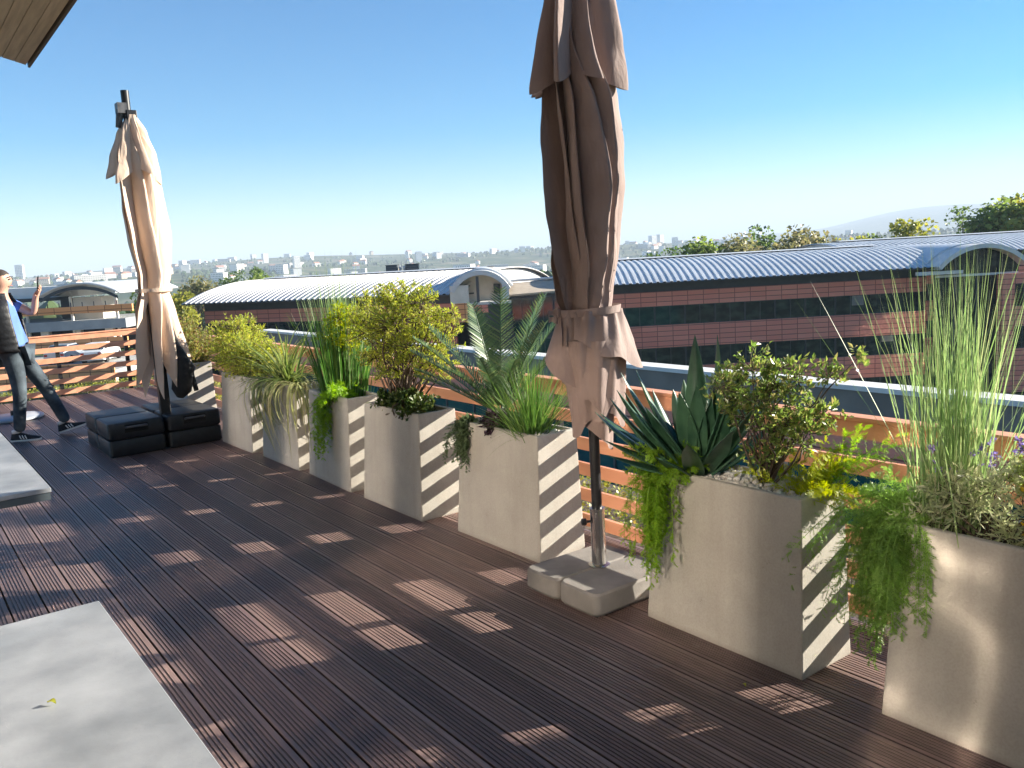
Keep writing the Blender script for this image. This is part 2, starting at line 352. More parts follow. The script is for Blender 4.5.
# ------------------------------------------------------------------ planters
def planter_material():
    m, nt, N, L, P = newmat('fibre_clay')
    tc = N.new('ShaderNodeTexCoord')
    no = N.new('ShaderNodeTexNoise'); no.inputs['Scale'].default_value = 3.2; no.inputs['Detail'].default_value = 10; no.inputs['Roughness'].default_value = .65; L.new(tc.outputs['Object'], no.inputs['Vector'])
    rp = N.new('ShaderNodeValToRGB'); rp.color_ramp.elements[0].position = .3; rp.color_ramp.elements[0].color = (.34,.315,.275,1); rp.color_ramp.elements[1].position = .7; rp.color_ramp.elements[1].color = (.43,.40,.355,1)
    L.new(no.outputs['Fac'], rp.inputs['Fac'])
    n2 = N.new('ShaderNodeTexNoise'); n2.inputs['Scale'].default_value = 130; n2.inputs['Detail'].default_value = 3; L.new(tc.outputs['Object'], n2.inputs['Vector'])
    r2 = N.new('ShaderNodeValToRGB'); r2.color_ramp.elements[0].position = .3; r2.color_ramp.elements[0].color = (.92,.92,.92,1); r2.color_ramp.elements[1].position = .6; r2.color_ramp.elements[1].color = (1.03,1.03,1.03,1)
    L.new(n2.outputs['Fac'], r2.inputs['Fac'])
    mx = N.new('ShaderNodeMix'); mx.data_type = 'RGBA'; mx.blend_type = 'MULTIPLY'; mx.inputs[0].default_value = 1; L.new(r2.outputs[0], mx.inputs[7])
    # faint run marks down the sides
    ms = N.new('ShaderNodeMapping'); ms.inputs['Scale'].default_value = (9, 9, .55); oi = N.new('ShaderNodeObjectInfo'); L.new(tc.outputs['Object'], ms.inputs['Vector']); L.new(oi.outputs['Location'], ms.inputs['Location'])
    n3 = N.new('ShaderNodeTexNoise'); n3.inputs['Scale'].default_value = 1.6; n3.inputs['Detail'].default_value = 6; L.new(ms.outputs[0], n3.inputs['Vector'])
    r3 = N.new('ShaderNodeValToRGB'); r3.color_ramp.elements[0].position = .32; r3.color_ramp.elements[0].color = (.80,.78,.75,1); r3.color_ramp.elements[1].position = .52; r3.color_ramp.elements[1].color = (1.02,1.02,1.02,1); L.new(n3.outputs['Fac'], r3.inputs['Fac'])
    m0 = N.new('ShaderNodeMix'); m0.data_type = 'RGBA'; m0.blend_type = 'MULTIPLY'; m0.inputs[0].default_value = .35; L.new(rp.outputs[0], m0.inputs[6]); L.new(r3.outputs[0], m0.inputs[7]); L.new(m0.outputs[2], mx.inputs[6])
    # soil splash along the foot and a faint tide mark under the rim
    sp = N.new('ShaderNodeSeparateXYZ'); L.new(tc.outputs['Object'], sp.inputs[0])
    ma = N.new('ShaderNodeMath'); ma.operation = 'MULTIPLY_ADD'; ma.inputs[1].default_value = .16; L.new(no.outputs['Fac'], ma.inputs[0]); ma.inputs[2].default_value = -.055
    gt = N.new('ShaderNodeMapRange'); L.new(sp.outputs['Z'], gt.inputs['Value']); L.new(ma.outputs[0], gt.inputs['From Max']); gt.inputs['From Min'].default_value = 0; gt.inputs['To Min'].default_value = .35; gt.inputs['To Max'].default_value = 0
    m3 = N.new('ShaderNodeMix'); m3.data_type = 'RGBA'; L.new(gt.outputs[0], m3.inputs[0]); L.new(mx.outputs[2], m3.inputs[6]); m3.inputs[7].default_value = (.17,.14,.11,1)
    L.new(m3.outputs[2], P.inputs['Base Color']); P.inputs['Roughness'].default_value = .8; P.inputs['Specular IOR Level'].default_value = .3
    b = N.new('ShaderNodeBump'); b.inputs['Strength'].default_value = .18; b.inputs['Distance'].default_value = .004
    L.new(n2.outputs['Fac'], b.inputs['Height']); L.new(b.outputs[0], P.inputs['Normal'])
    return m
M_clay = planter_material()
M_soil = pmat('potting_soil', (.02,.014,.01), (.06,.045,.03), 60, .95, bump=.6, bscale=60)
PD, PH, PL, TL, TX = .312, .658, .775, .031, .044
ZS = PH-.035                                          # soil level
def planter_obj():
    r = empty('planter')
    d, L_ = PD/2, PL/2
    def ring(ix, ib, iy, z): return [(-d+ix,-L_+iy,z),(d-ib,-L_+iy,z),(d-ib,L_-iy,z),(-d+ix,L_-iy,z)]
    t = .026
    mb = MB()
    mb.rings([ring(0,0,0,0), ring(TX,0,TL,PH), ring(TX+t,t,TL+t,PH), ring(TX+t-.004,t,TL+t-.004,PH-.1)], cap=False)
    mb.add(ring(0,0,0,0), [(3,2,1,0)])
    mb.build('shell', M_clay, r, bevel=.006)
    P = []
    rg = np.random.default_rng(5)
    for i in range(9):
        P.append([(-d+TX+t+.001+(2*d-TX-2*t-.002)*j/5, -L_+TL+t+.001+(PL-2*TL-2*t-.002)*i/8, ZS+rg.uniform(-.012,.012)) for j in range(6)])
    MB().grid(P).build('soil', M_soil, r, smooth=True)
    return r
PX = 2.51+PD/2
# near-end Y, front X offset, turn
PLANTERS = [
 (9.17, -.03, .5, 'far planter half hidden behind the parasol weights, holding a reddish hedge shrub'),
 (7.281, -.033, .6, 'narrow looking planter next to the parasol weights, holding a yellow green shrub'),
 (6.33, 0, 0, 'planter with long straw coloured leaves hanging over its front'),
 (5.402, .011, -1.8, 'planter with bright green trailing fern hanging down its front under tall reeds'),
 (4.439, .004, .1, 'planter holding the bushy golden shrub with small sun spots on its end'),
 (3.354, .065, .4, 'planter holding the cycad and the green grass tuft beside the taupe parasol'),
 (1.749, 0, 0, 'planter holding the agave and white pebbles with bold shadow stripes on its end'),
 (.671, 0, 0, 'foremost planter cut off by the right edge, holding the tall grass'),
]
proto = planter_obj(); PP = []
for i, (yn, dx, a, lab) in enumerate(PLANTERS):
    o = proto if i == 0 else copy_tree(proto)
    o.location = (PX+dx, yn+PL/2, 0); o.rotation_euler = (0,0,R(a)); tag(o, lab, 'planter', 'grey planters along the railing'); PP.append(o)
def at(i, u, v, z=ZS):                                # a spot on planter i: u across, v along (+ away from the viewer)
    c = PP[i].location; return Vector((c.x+u, c.y+v, z))

# ------------------------------------------------------------------ plant makers
VR = Vector((CY,-SY,0)); VB = Vector((SY,CY,0))       # along / across the courtyard
def dirv(az, el): return Vector((math.cos(az)*math.cos(el), math.sin(az)*math.cos(el), math.sin(el)))
AZR = math.atan2(VR.y, VR.x)
def ribbon(mb, base, az, el, length, width, droop, n=6, twist=0.0, tip=0.0, wmax=.15, fold=0.0, ease=1.0):
    """blade: starts towards (az, el), bends down by droop (radians over its length)"""
    p = Vector(base); e = el; side = Vector((-math.sin(az+twist), math.cos(az+twist), 0)); P = []
    for k in range(n+1):
        t = k/n
        w = width*.5*(min(1, (t+.25)/(wmax+.25)) if t < wmax else (1-((t-wmax)/(1-wmax))**1.6*(1-tip)))
        if fold:
            nrm = side.cross(dirv(az, e)).normalized()
            P.append([p-side*w+nrm*(fold*w), p, p+side*w+nrm*(fold*w)])
        else: P.append([p-side*w, p+side*w])
        p = p + dirv(az, e)*(length/n); e = el-droop*(1-(1-(k+1)/n)**ease)
    mb.grid(P)
    return p
def leaf(mb, b, d, s, w, nrm=None, fold=.25):
    q = d.cross(nrm if nrm is not None else Vector((0,0,1)))
    if q.length < 1e-3: q = Vector((1,0,0))
    q.normalize(); u = q.cross(d)
    mid = b+d*(s*.45)
    mb.add([b, mid+q*w*.5+u*w*fold, b+d*s, mid-q*w*.5+u*w*fold, mid], [(0,4,1),(1,4,2),(0,3,4),(3,2,4)])
def rdir(rg):
    v = Vector(rg.normal(size=3)); return v.normalized()
M_twig = pmat('twig_bark', (.06,.04,.028), (.12,.085,.06), 30, .85)
M_twigred = pmat('reddish_twig', (.16,.06,.04), (.22,.10,.06), 30, .8)

def shrub(name, label, cat, base, blobs, nstem, nleaf, ls, lw, mleaf, mtwig, seed, group=None, stem_r=.006, per=14, drop=0.0, upbias=.35, base_r=.03):
    """stems fan out from the soil into crown blobs [(offset, radii)], leaves cluster along twigs"""
    rg = np.random.default_rng(seed); t = thing(name, label, cat, base, 0, group)
    st, fo = MB(), MB()
    tot = sum(r[0]*r[1]*r[2] for _, r in blobs)
    for off, rad in blobs:
        off = Vector(off); k = max(1, int(nstem*rad[0]*rad[1]*rad[2]/tot+.5)); nl = int(nleaf*rad[0]*rad[1]*rad[2]/tot)
        tips = []
        for _ in range(k):
            b = Vector((rg.uniform(-1,1)*base_r, rg.uniform(-1,1)*base_r, -.01)); q = rdir(rg)*rg.uniform(.1,.6)
            e = off+Vector((q.x*rad[0], q.y*rad[1], q.z*rad[2])); m = b.lerp(e,.5)+Vector((rg.normal()*.03, rg.normal()*.03, .02))
            st.tube([b, b.lerp(m,.5)+Vector((rg.normal()*.008, rg.normal()*.008,0)), m, m.lerp(e,.5)+Vector((rg.normal()*.012, rg.normal()*.012,0)), e], [stem_r, stem_r*.85, stem_r*.7, stem_r*.55, stem_r*.35], 5); tips += [m.lerp(e,.5), e]
        ntw = max(3, nl//per)
        for _ in range(ntw):
            q = rdir(rg)*(rg.uniform(0,1)**.45); e = off+Vector((q.x*rad[0], q.y*rad[1], q.z*rad[2]))
            a = min(tips, key=lambda T: (T-e).length); a = a.lerp(e, .15)
            if rg.random() < .75: st.tube([a, a.lerp(e,.55)+rdir(rg)*.012, e], [stem_r*.4, stem_r*.3, stem_r*.18], 4, cap=False)
            out = (e-a).normalized() if (e-a).length > 1e-4 else rdir(rg)
            for _ in range(per):
                f = rg.uniform(.35,1.08); b = a.lerp(e, f)+rdir(rg)*ls*.35
                d = (rdir(rg)*.9+out*.5+Vector((0,0,upbias-drop))).normalized(); s = ls*rg.uniform(.55,1.25)
                leaf(fo, b, d, s, lw*s/ls, rdir(rg))
    st.build('stems', mtwig, t, smooth=True); fo.build('foliage', mleaf, t)
    return t

def tuft(name, label, cat, base, n, length, lean, width, droop, mat, seed, group=None, brad=.04, lmin=.55, az=None, flat=0.0):
    rg = np.random.default_rng(seed); mb = MB()
    for _ in range(n):
        a = rg.uniform(0,2*PI) if az is None else az+rg.normal()*.9
        q = abs(rg.normal()); le = min(1.35, lean*q)
        b = Vector((math.cos(a)*brad*min(1,q), math.sin(a)*brad*min(1,q), -.01)) + Vector((rg.normal()*brad*.3, rg.normal()*brad*.3, 0))
        ribbon(mb, b, a, PI/2-le, length*rg.uniform(lmin,1.0), width*rg.uniform(.6,1.2), droop*rg.uniform(.3,1.3)*(le+.15), 6, twist=rg.uniform(-1.2,1.2))
    o = mb.build(name, mat, loc=base); tag(o, label, cat, group); return o

def fern(name, label, cat, base, sprays, mat, seed, nl=46, ll=.028, lw=.004, mstem=None):
    """asparagus-like plumes: sprays = [(az, el, length, droop)] each a stem with needle side shoots"""
    rg = np.random.default_rng(seed); t = thing(name, label, cat, base); st, fo = MB(), MB()
    for az, el, length, droop in sprays:
        p = Vector((rg.normal()*.012, rg.normal()*.012, 0)); e = el; a = az; pts = [p.copy()]; n = 14
        for k in range(n):
            p = p+dirv(a,e)*(length/n); e = max(-1.52, el-droop*(1-(1-(k+1)/n)**(3.5 if droop > 1.7 else 1.0))); a += rg.normal()*.06; pts.append(p.copy())
        st.tube(pts, [.0022*(1-.7*k/n) for k in range(n+1)], 4, cap=False)
        for k in range(nl):
            f = (k+rg.random())/nl*n; i = min(n-1, int(f)); b = pts[i].lerp(pts[i+1], f-i); tdir = (pts[i+1]-pts[i]).normalized()
            rr = rdir(rg); q = (rr-tdir*rr.dot(tdir)).normalized()
            s = ll*(.6+.6*math.sin(PI*min(1,(f/n)*.85+.12)))
            d0 = (q*.8+tdir*.6).normalized()
            for j in range(5):                          # a side shoot carries fine needles
                bb = b+d0*s*(.15+.18*j)
                for sg in (-1,1):
                    dd = (d0*.7+q.cross(tdir)*sg*.7+rdir(rg)*.25).normalized()
                    w = d0.cross(dd).normalized().cross(dd)*lw*.5
                    le_ = s*.42*rg.uniform(.7,1.2)
                    fo.add([bb-w, bb+w, bb+dd*le_], [(0,1,2)])
    st.build('stems', mstem or mat, t); fo.build('foliage', mat, t); return t

# ------------------------------------------------------------------ the plants
ML_yel = leafmat('golden_leaf', [(.29,.34,.06),(.45,.46,.08),(.39,.41,.07),(.23,.30,.055),(.42,.33,.11)], .5)
ML_red = leafmat('reddish_leaf', [(.22,.24,.05),(.28,.16,.08),(.16,.20,.05),(.38,.35,.08),(.11,.16,.05)], .45)
ML_lime = leafmat('lime_needle', [(.22,.38,.03),(.31,.47,.05),(.17,.31,.03)], .5)
ML_limey = leafmat('yellow_needle', [(.38,.42,.02),(.30,.36,.02),(.46,.44,.03)], .5)
ML_mid = leafmat('mid_needle', [(.20,.33,.07),(.27,.42,.10),(.16,.28,.06)], .5)
ML_reed = leafmat('reed_blade', [(.06,.15,.03),(.10,.22,.04),(.05,.11,.03),(.16,.26,.05)], .35)
ML_tall = leafmat('tall_grass_blade', [(.24,.36,.13),(.31,.42,.18),(.20,.31,.11),(.36,.40,.20)], .38)
ML_tuft = leafmat('tuft_blade', [(.08,.18,.035),(.13,.25,.05),(.06,.13,.03),(.22,.31,.08)], .35)
ML_spk = leafmat('spiky_blade', [(.15,.21,.06),(.23,.28,.08),(.09,.14,.04),(.36,.36,.14)], .42)
ML_straw = leafmat('straw_blade', [(.36,.35,.17),(.26,.30,.11),(.46,.41,.24),(.18,.22,.08)], .35)
ML_cam = leafmat('glossy_leaf', [(.12,.19,.045),(.19,.27,.06),(.29,.32,.09),(.10,.16,.04),(.36,.29,.13)], .45, rough=.32, spec=.55)
ML_dark = leafmat('dark_leaf', [(.03,.06,.015),(.06,.10,.02),(.10,.12,.03)], .25)
ML_grey = leafmat('grey_leaf', [(.36,.41,.22),(.47,.49,.29),(.30,.36,.17),(.52,.50,.32)], .3)
ML_cyc = leafmat('cycad_leaflet', [(.07,.13,.06),(.11,.18,.08),(.05,.10,.045),(.19,.25,.10)], .25, rough=.3, spec=.6)
ML_purple = leafmat('purple_leaf', [(.03,.014,.025),(.05,.02,.035),(.02,.02,.02)], .2)
ML_lav = leafmat('mauve_flower', [(.24,.18,.46),(.34,.28,.56),(.20,.15,.36)], .3)
ML_yfl = leafmat('yellow_petal', [(.60,.36,.02),(.62,.45,.04),(.50,.22,.03)], .3)

# planter 0 and 1: hedge-like shrubs
shrub('hedge_shrub', 'reddish green hedge shrub in the farthest planter beside the beige parasol', 'shrub', at(0,0,0), [((0,-.12,.20),(.30,.46,.24)),((0,.28,.26),(.30,.46,.27)),((-.02,0,.08),(.26,.48,.16))], 26, 11000, .036, .015, ML_red, M_twigred, 11, base_r=.15)
shrub('golden_shrub', 'low yellow green shrub in the planter beside the parasol weights', 'shrub', at(1,0,0), [((0,-.08,.20),(.31,.48,.25)),((.02,.22,.31),(.29,.40,.28)),((.05,-.36,.18),(.24,.28,.20))], 26, 13500, .034, .013, ML_yel, M_twig, 12, base_r=.12)
tuft('spiky_grass', 'pale yellow upright blades behind the hedge shrub beside the beige parasol', 'grass', at(0,.02,.30), 46, .62, .28, .02, .5, ML_straw, 13)
# planter 2: spiky plant with hanging blades
rg = np.random.default_rng(21); t = thing('spider_plant', 'spiky plant with arching leaves and long straw blades hanging over the planter', 'plant', at(2,-.03,-.02))
mb = MB()
for k in range(150):
    a = rg.uniform(0,2*PI); el = rg.uniform(.25,1.4); ribbon(mb, (rg.normal()*.03, rg.normal()*.05, .0), a, el, rg.uniform(.36,.70), rg.uniform(.014,.024), rg.uniform(.4,1.7), 7, twist=rg.uniform(-.3,.3), fold=.35)
mb.build('leaves', ML_spk, t)
mb = MB()
for k in range(70):
    v = rg.uniform(-.32,.34); a = PI+rg.normal()*.35
    ribbon(mb, (-.09+rg.normal()*.02, v, .05), a, rg.uniform(.1,.8), rg.uniform(.40,.80), rg.uniform(.010,.018), rg.uniform(2.2,2.6), 14, twist=rg.uniform(-.4,.4), fold=.3, ease=4.0)
for k in range(26):
    a = -PI/2+rg.normal()*.5
    ribbon(mb, (rg.uniform(-.08,.08), -.27+rg.normal()*.02, .03), a, rg.uniform(.4,.9), rg.uniform(.45,.80), rg.uniform(.010,.018), rg.uniform(2.1,2.5), 14, twist=rg.uniform(-.4,.4), fold=.3, ease=3.0)
mb.build('hanging_leaves', ML_straw, t)
# planter 3: reeds, plumes and trailing fern
tuft('reed_clump', 'dense upright dark green reeds in the planter left of the golden bush', 'reeds', at(3,.02,.0), 420, .80, .13, .009, .25, ML_reed, 31, brad=.13, lmin=.5)
tuft('pale_grass', 'thin pale grass plumes rising above the dark reeds', 'grass', at(3,.03,.05), 120, 1.12, .09, .006, .3, ML_tall, 32, brad=.12, lmin=.65)
shrub('feathery_shrub', 'feathery yellow green growth mixed into the top of the reeds', 'shrub', at(3,.02,-.05), [((0,-.1,.52),(.17,.2,.20)),((.02,.12,.42),(.16,.18,.18))], 14, 2600, .035, .010, ML_limey, M_twig, 33)
rg = np.random.default_rng(34)
fern('trailing_fern', 'bright green trailing fern hanging down the planter under the reeds', 'fern', at(3,-.10,-.06,ZS+.02), [(PI+rg.normal()*.3, rg.uniform(.0,.7), rg.uniform(.22,.56), rg.uniform(2.2,2.8)) for _ in range(20)]+[(rg.uniform(-2.6,-.6), rg.uniform(.2,1.0), rg.uniform(.18,.30), 1.4) for _ in range(14)], ML_lime, 34, nl=30, ll=.04, lw=.006)
# planter 4: golden bush over low dark plants
shrub('golden_bush', 'big bushy golden green shrub with dark bare stems', 'shrub', at(4,0,.02), [((0,-.02,.56),(.24,.30,.22)),((-.02,.26,.50),(.22,.28,.22)),((.04,-.28,.48),(.24,.26,.20)),((.05,.05,.74),(.2,.24,.12)),((.05,-.22,.70),(.18,.18,.13)),((-.03,.1,.32),(.18,.30,.14)),((.04,-.36,.32),(.18,.18,.14)),((.02,.42,.66),(.12,.14,.13)),((.1,-.45,.62),(.14,.14,.10))], 60, 12500, .030, .0095, ML_yel, M_twig, 41, stem_r=.008, base_r=.06, upbias=.5)
shrub('underplanting', 'low dark leafy plants at the foot of the golden bush', 'plant', at(4,-.02,-.05), [((-.02,-.14,.06),(.13,.22,.10)),((-.02,.16,.05),(.12,.18,.08))], 16, 1500, .04, .024, ML_dark, M_twig, 42, base_r=.12)
# planter 5: cycad, grass tuft, trailing grey plant
t = thing('cycad', 'cycad with stiff blue green feather fronds', 'cycad', at(5,.0,.10))
rg = np.random.default_rng(51)
MB().lathe([(.03,-.02),(.055,.0),(.06,.05),(.05,.09),(.02,.11)], 12).build('trunk', M_twig, t, smooth=True)
fr = [(AZR+PI-.15,.80,.60,.30),(AZR+PI+.1,.95,.62,.3),(AZR+PI+.35,.72,.52,.3),(AZR+PI-.35,1.05,.62,.3),(AZR+PI+.0,.62,.50,.25),(AZR+PI*.6,1.18,.66,.3),(AZR+1.4,1.38,.70,.15),(AZR+2.0,1.25,.66,.25),(AZR+.5,1.25,.70,.25),(AZR+.1,1.10,.66,.25),(AZR-.3,.95,.60,.4),(AZR-.7,1.15,.60,.3),(AZR+.25,.85,.62,.3),(AZR-1.3,1.05,.46,.5),(AZR-1.9,1.15,.44,.5),(AZR+1.0,.95,.6,.4),(AZR+PI+.7,.95,.48,.5),(AZR-.1,1.3,.66,.2)]
for az, el, ln, dr in fr:
    az += rg.normal()*.06; mb = MB(); p = Vector((math.cos(az)*.02, math.sin(az)*.02, .09)); e = el; pts = [p.copy()]; n = 40
    for k in range(n): p = p+dirv(az,e)*(ln/n); e -= dr/n; pts.append(p.copy())
    mb.tube(pts[::4], [.006-.0004*k for k in range(11)], 5)
    sd_ = Vector((-math.sin(az), math.cos(az), 0))
    for k in range(5, n+1):
        tt = k/n; td = (pts[k]-pts[k-1]).normalized(); up = sd_.cross(td)*-1
        s = .125*math.sin(PI*(.12+.80*tt))**.7*(ln/.7)
        for sg in (-1,1):
            d = (td*.55+sd_*sg*.80+td.cross(sd_)*.22+rdir(rg)*.06).normalized(); b = pts[k]; w = td*.0058
            mb.add([b-w, b+w, b+d*s*.6+w*.8, b+d*s, b+d*s*.6-w*.8], [(0,1,2,4),(4,2,3)])
    mb.build('frond', ML_cyc, t)
tuft('grass_tuft', 'bright green fountain grass tuft beside the cycad', 'grass', at(5,-.02,-.20), 560, .50, .46, .0045, .9, ML_tuft, 52, brad=.06, lmin=.5)
rg = np.random.default_rng(53)
fern('trailing_plant', 'grey green trailing plant hanging over the left corner of the cycad planter', 'plant', at(5,-.06,.30,ZS+.03), [(PI*.95+rg.normal()*.5, rg.uniform(.1,.8), rg.uniform(.16,.36), rg.uniform(1.9,2.6)) for _ in range(38)], leafmat('grey_needle', [(.10,.15,.07),(.15,.20,.10),(.07,.11,.05)], .3), 53, nl=26, ll=.035, lw=.007)
shrub('purple_plant', 'dark purple leafed plant low between cycad and grass tuft', 'plant', at(5,-.07,.06), [((0,0,.06),(.08,.11,.08))], 8, 420, .045, .022, ML_purple, M_twig, 54)
# planter 6: agave, glossy shrub, ferns, pebbles
t = thing('agave', 'dark green agave with a fan of broad pointed leaves', 'agave', at(6,-.015,.205))
M_agave = newmat('agave_leaf')[0]
def agave_mat(m):
    nt = m.node_tree; N = nt.nodes; L = nt.links; P = N['Principled BSDF']
    tc = N.new('ShaderNodeTexCoord'); ge = N.new('ShaderNodeNewGeometry'); no = N.new('ShaderNodeTexNoise'); no.inputs['Scale'].default_value = 12; no.inputs['Detail'].default_value = 6
    L.new(tc.outputs['Object'], no.inputs['Vector']); rp = N.new('ShaderNodeValToRGB')
    rp.color_ramp.elements[0].position = .3; rp.color_ramp.elements[0].color = (.020,.062,.036,1); rp.color_ramp.elements[1].position = .72; rp.color_ramp.elements[1].color = (.055,.125,.066,1)
    L.new(no.outputs['Fac'], rp.inputs['Fac']); L.new(rp.outputs[0], P.inputs['Base Color']); P.inputs['Roughness'].default_value = .38; P.inputs['Specular IOR Level'].default_value = .5
agave_mat(M_agave); rg = np.random.default_rng(61)
def agave_leaf(az, el, ln, wd, dr, tw=0.0):
    mb = MB(); p = Vector((math.cos(az)*.022, math.sin(az)*.022, -.005)); e = el; sd_ = Vector((-math.sin(az+tw), math.cos(az+tw), 0)); top, bot = [], []; n = 12
    for k in range(n+1):
        tt = k/n; w = wd*.5*((.5+.5*math.sin(PI*.5*tt/.5)) if tt < .5 else (1-((tt-.5)/.5)**1.8))*(1+.05*math.sin(tt*9+az*5))+.0006
        td = dirv(az, e); nm = td.cross(sd_).normalized()*-1; h = w*.42; th = .012*(1-.9*tt)
        top.append([p-sd_*w+nm*h, p-sd_*w*.5+nm*h*.3, p, p+sd_*w*.5+nm*h*.3, p+sd_*w+nm*h])
        bot.append([q-nm*th for q in top[-1]])
        p = p+td*(ln/n); e -= dr/n
    rings = [a+b[::-1] for a, b in zip(top, bot)]
    mb.rings(rings, cap=True)
    return mb.build('leaf', M_agave, t, smooth=True, autosmooth=50)
for k in range(30):
    ring = k//8; az = k*2.39996+rg.normal()*.15
    el = [.62,.85,1.08,1.35][min(3,ring)]+rg.normal()*.10
    agave_leaf(az, el, rg.uniform(.36,.50)*[.9,1.1,1.08,.95][min(3,ring)], rg.uniform(.070,.090), rg.uniform(-.2,.35), rg.normal()*.1)
for az, el, ln in ((AZR+PI-.1,.55,.50),(AZR+PI+.15,.72,.50),(AZR+PI-.35,.62,.47),(AZR+PI+.4,.85,.50),(AZR+PI-.1,.98,.54),(AZR+1.4,1.42,.60),(AZR+.2,1.36,.60),(AZR+PI,1.12,.52),(AZR-1.2,1.05,.42),(AZR+PI+.3,.40,.42)):
    agave_leaf(az+rg.normal()*.05, el, ln, rg.uniform(.074,.092), rg.uniform(-.25,.15))
shrub('glossy_shrub', 'glossy small leaved shrub with loose twiggy crown beside the agave', 'shrub', at(6,.03,-.10), [
 (VR*-.02+Vector((0,0,.34)),(.17,.17,.15)),(VR*.10+Vector((0,0,.24)),(.15,.15,.13)),(VR*-.12+Vector((0,0,.40)),(.14,.14,.10)),(VR*.08+Vector((0,0,.43)),(.15,.15,.10)),
 (VR*.27+Vector((0,0,.46)),(.10,.10,.07)),(VR*.36+Vector((0,0,.50)),(.07,.07,.06)),(VR*.22+Vector((0,0,.30)),(.11,.11,.08)),(Vector((0,0,.13)),(.12,.10,.09)),(VR*-.05+Vector((0,0,.50)),(.12,.1,.07))], 26, 3200, .030, .013, ML_cam, M_twig, 62, per=8, stem_r=.0055, base_r=.02)
rg = np.random.default_rng(63)
fern('trailing_fern', 'bright green trailing fern hanging down the left corner of the agave planter', 'fern', at(6,-.105,.285,ZS+.035), [(PI*1.0+rg.normal()*.35, rg.uniform(.0,.9), rg.uniform(.18,.56), rg.uniform(2.2,2.8)) for _ in range(60)]+[(rg.uniform(0,2*PI), rg.uniform(.4,1.2), rg.uniform(.14,.25), 1.3) for _ in range(44)], ML_lime, 63, nl=40, ll=.034, lw=.0042)
rg = np.random.default_rng(64)
fern('yellow_fern', 'bright yellow green fern plumes at the striped end of the agave planter', 'fern', at(6,.0,-.28,ZS), [(AZR+rg.normal()*.9, rg.uniform(.2,1.15), rg.uniform(.16,.30), rg.uniform(.2,1.1)) for _ in range(20)], ML_limey, 64, nl=34, ll=.034, lw=.004)
rg = np.random.default_rng(65)
fern('green_fern', 'tall airy green fern plume behind the yellow fern', 'fern', at(6,.09,-.30,ZS), [(AZR+rg.normal()*.6, rg.uniform(.7,1.2), rg.uniform(.26,.40), rg.uniform(.5,1.2)) for _ in range(9)], ML_lime, 65, nl=34, ll=.038, lw=.003)
M_peb = leafmat('white_pebble', [(.55,.52,.48),(.70,.67,.63),(.62,.56,.50),(.46,.44,.42)], 0.0, rough=.7)
def pebbles(i, n, ulim, vlim, seed, label):
    rg = np.random.default_rng(seed); mb = MB(); c = PP[i].location
    for _ in range(n):
        u, v = rg.uniform(*ulim), rg.uniform(*vlim); s = rg.uniform(.007,.017); z = ZS+rg.uniform(0,.022)
        M = Matrix.Translation((u,v,z)) @ Matrix.Rotation(rg.uniform(0,6.3),4,rdir(rg)) @ Matrix.Diagonal((s*rg.uniform(.8,1.4), s*rg.uniform(.7,1.1), s*rg.uniform(.6,.9), 1))
        vs = []
        for zz, rr in ((-1,.35),(-.5,.9),(.35,1.0),(1,.45)):
            for k in range(6): a = 2*PI*k/6+zz; j = rg.uniform(.85,1.12); vs.append(M @ Vector((rr*j*math.cos(a), rr*j*math.sin(a), zz)))
        mb.add(vs, [(r*6+k, r*6+(k+1)%6, r*6+6+(k+1)%6, r*6+6+k) for r in range(3) for k in range(6)]+[(5,4,3,2,1,0),(18,19,20,21,22,23)])
    o = mb.build('pebbles', M_peb, loc=(c.x,c.y,0), smooth=True); tag(o, label, 'pebbles', kind='stuff')
pebbles(6, 620, (-.085,.125), (-.33,.33), 66, 'white pebbles covering the soil around the agave')
pebbles(5, 120, (-.05,.125), (-.33,-.24), 67, 'white pebbles at the near end of the cycad planter')
pebbles(2, 200, (-.085,.125), (-.33,.10), 68, 'pale pebbles under the spiky hanging plant')
# planter 7: tall grass, mixed flowers, big trailing fern
rg = np.random.default_rng(71); mb = MB(); gb = at(7,.05,.26)
for k in range(330):
    a = rg.uniform(0,2*PI); le = abs(rg.normal())*.12; ln = rg.uniform(.42,.98)
    ribbon(mb, (rg.normal()*.055, rg.normal()*.055, -.01), a, PI/2-le, ln, rg.uniform(.003,.0062), rg.uniform(0,.5)*(le+.1), 7, twist=rg.uniform(-1.5,1.5), tip=.02)
for k in range(26):                                     # long outer blades fanning along the row
    a = AZR+(PI if rg.random() < .5 else 0)+rg.normal()*.3
    ribbon(mb, (rg.normal()*.05, rg.normal()*.05, -.01), a, PI/2-rg.uniform(.10,.60), rg.uniform(.60,1.0), rg.uniform(.003,.0055), rg.uniform(0,.35), 8, twist=rg.uniform(-1,1), tip=.02)
tag(mb.build('tall_grass', ML_tall, loc=gb), 'tall light green grass with long thin blades in the foremost planter', 'grass')
shrub('grey_leaf_herb', 'grey green narrow leaved herb spilling over the foremost planter', 'herb', at(7,.0,.10), [((-.02,.12,.12),(.12,.14,.12)),((0,-.02,.16),(.12,.14,.13)),((-.05,.22,.05),(.08,.10,.07)),((-.05,-.10,.05),(.09,.16,.06)),((.02,-.2,.14),(.12,.16,.12))], 30, 2600, .040, .0085, ML_grey, M_twig, 72, per=10, stem_r=.003, base_r=.06)
shrub('mauve_flower_plant', 'mauve flowering stems rising through the grass', 'flower', at(7,.03,.16), [((-.02,.16,.26),(.03,.03,.05)),((0,.0,.27),(.04,.05,.05)),((.02,-.12,.30),(.05,.05,.06)),((-.04,.10,.20),(.04,.04,.04))], 12, 420, .014, .009, ML_lav, M_twig, 73, per=16, stem_r=.002, base_r=.05)
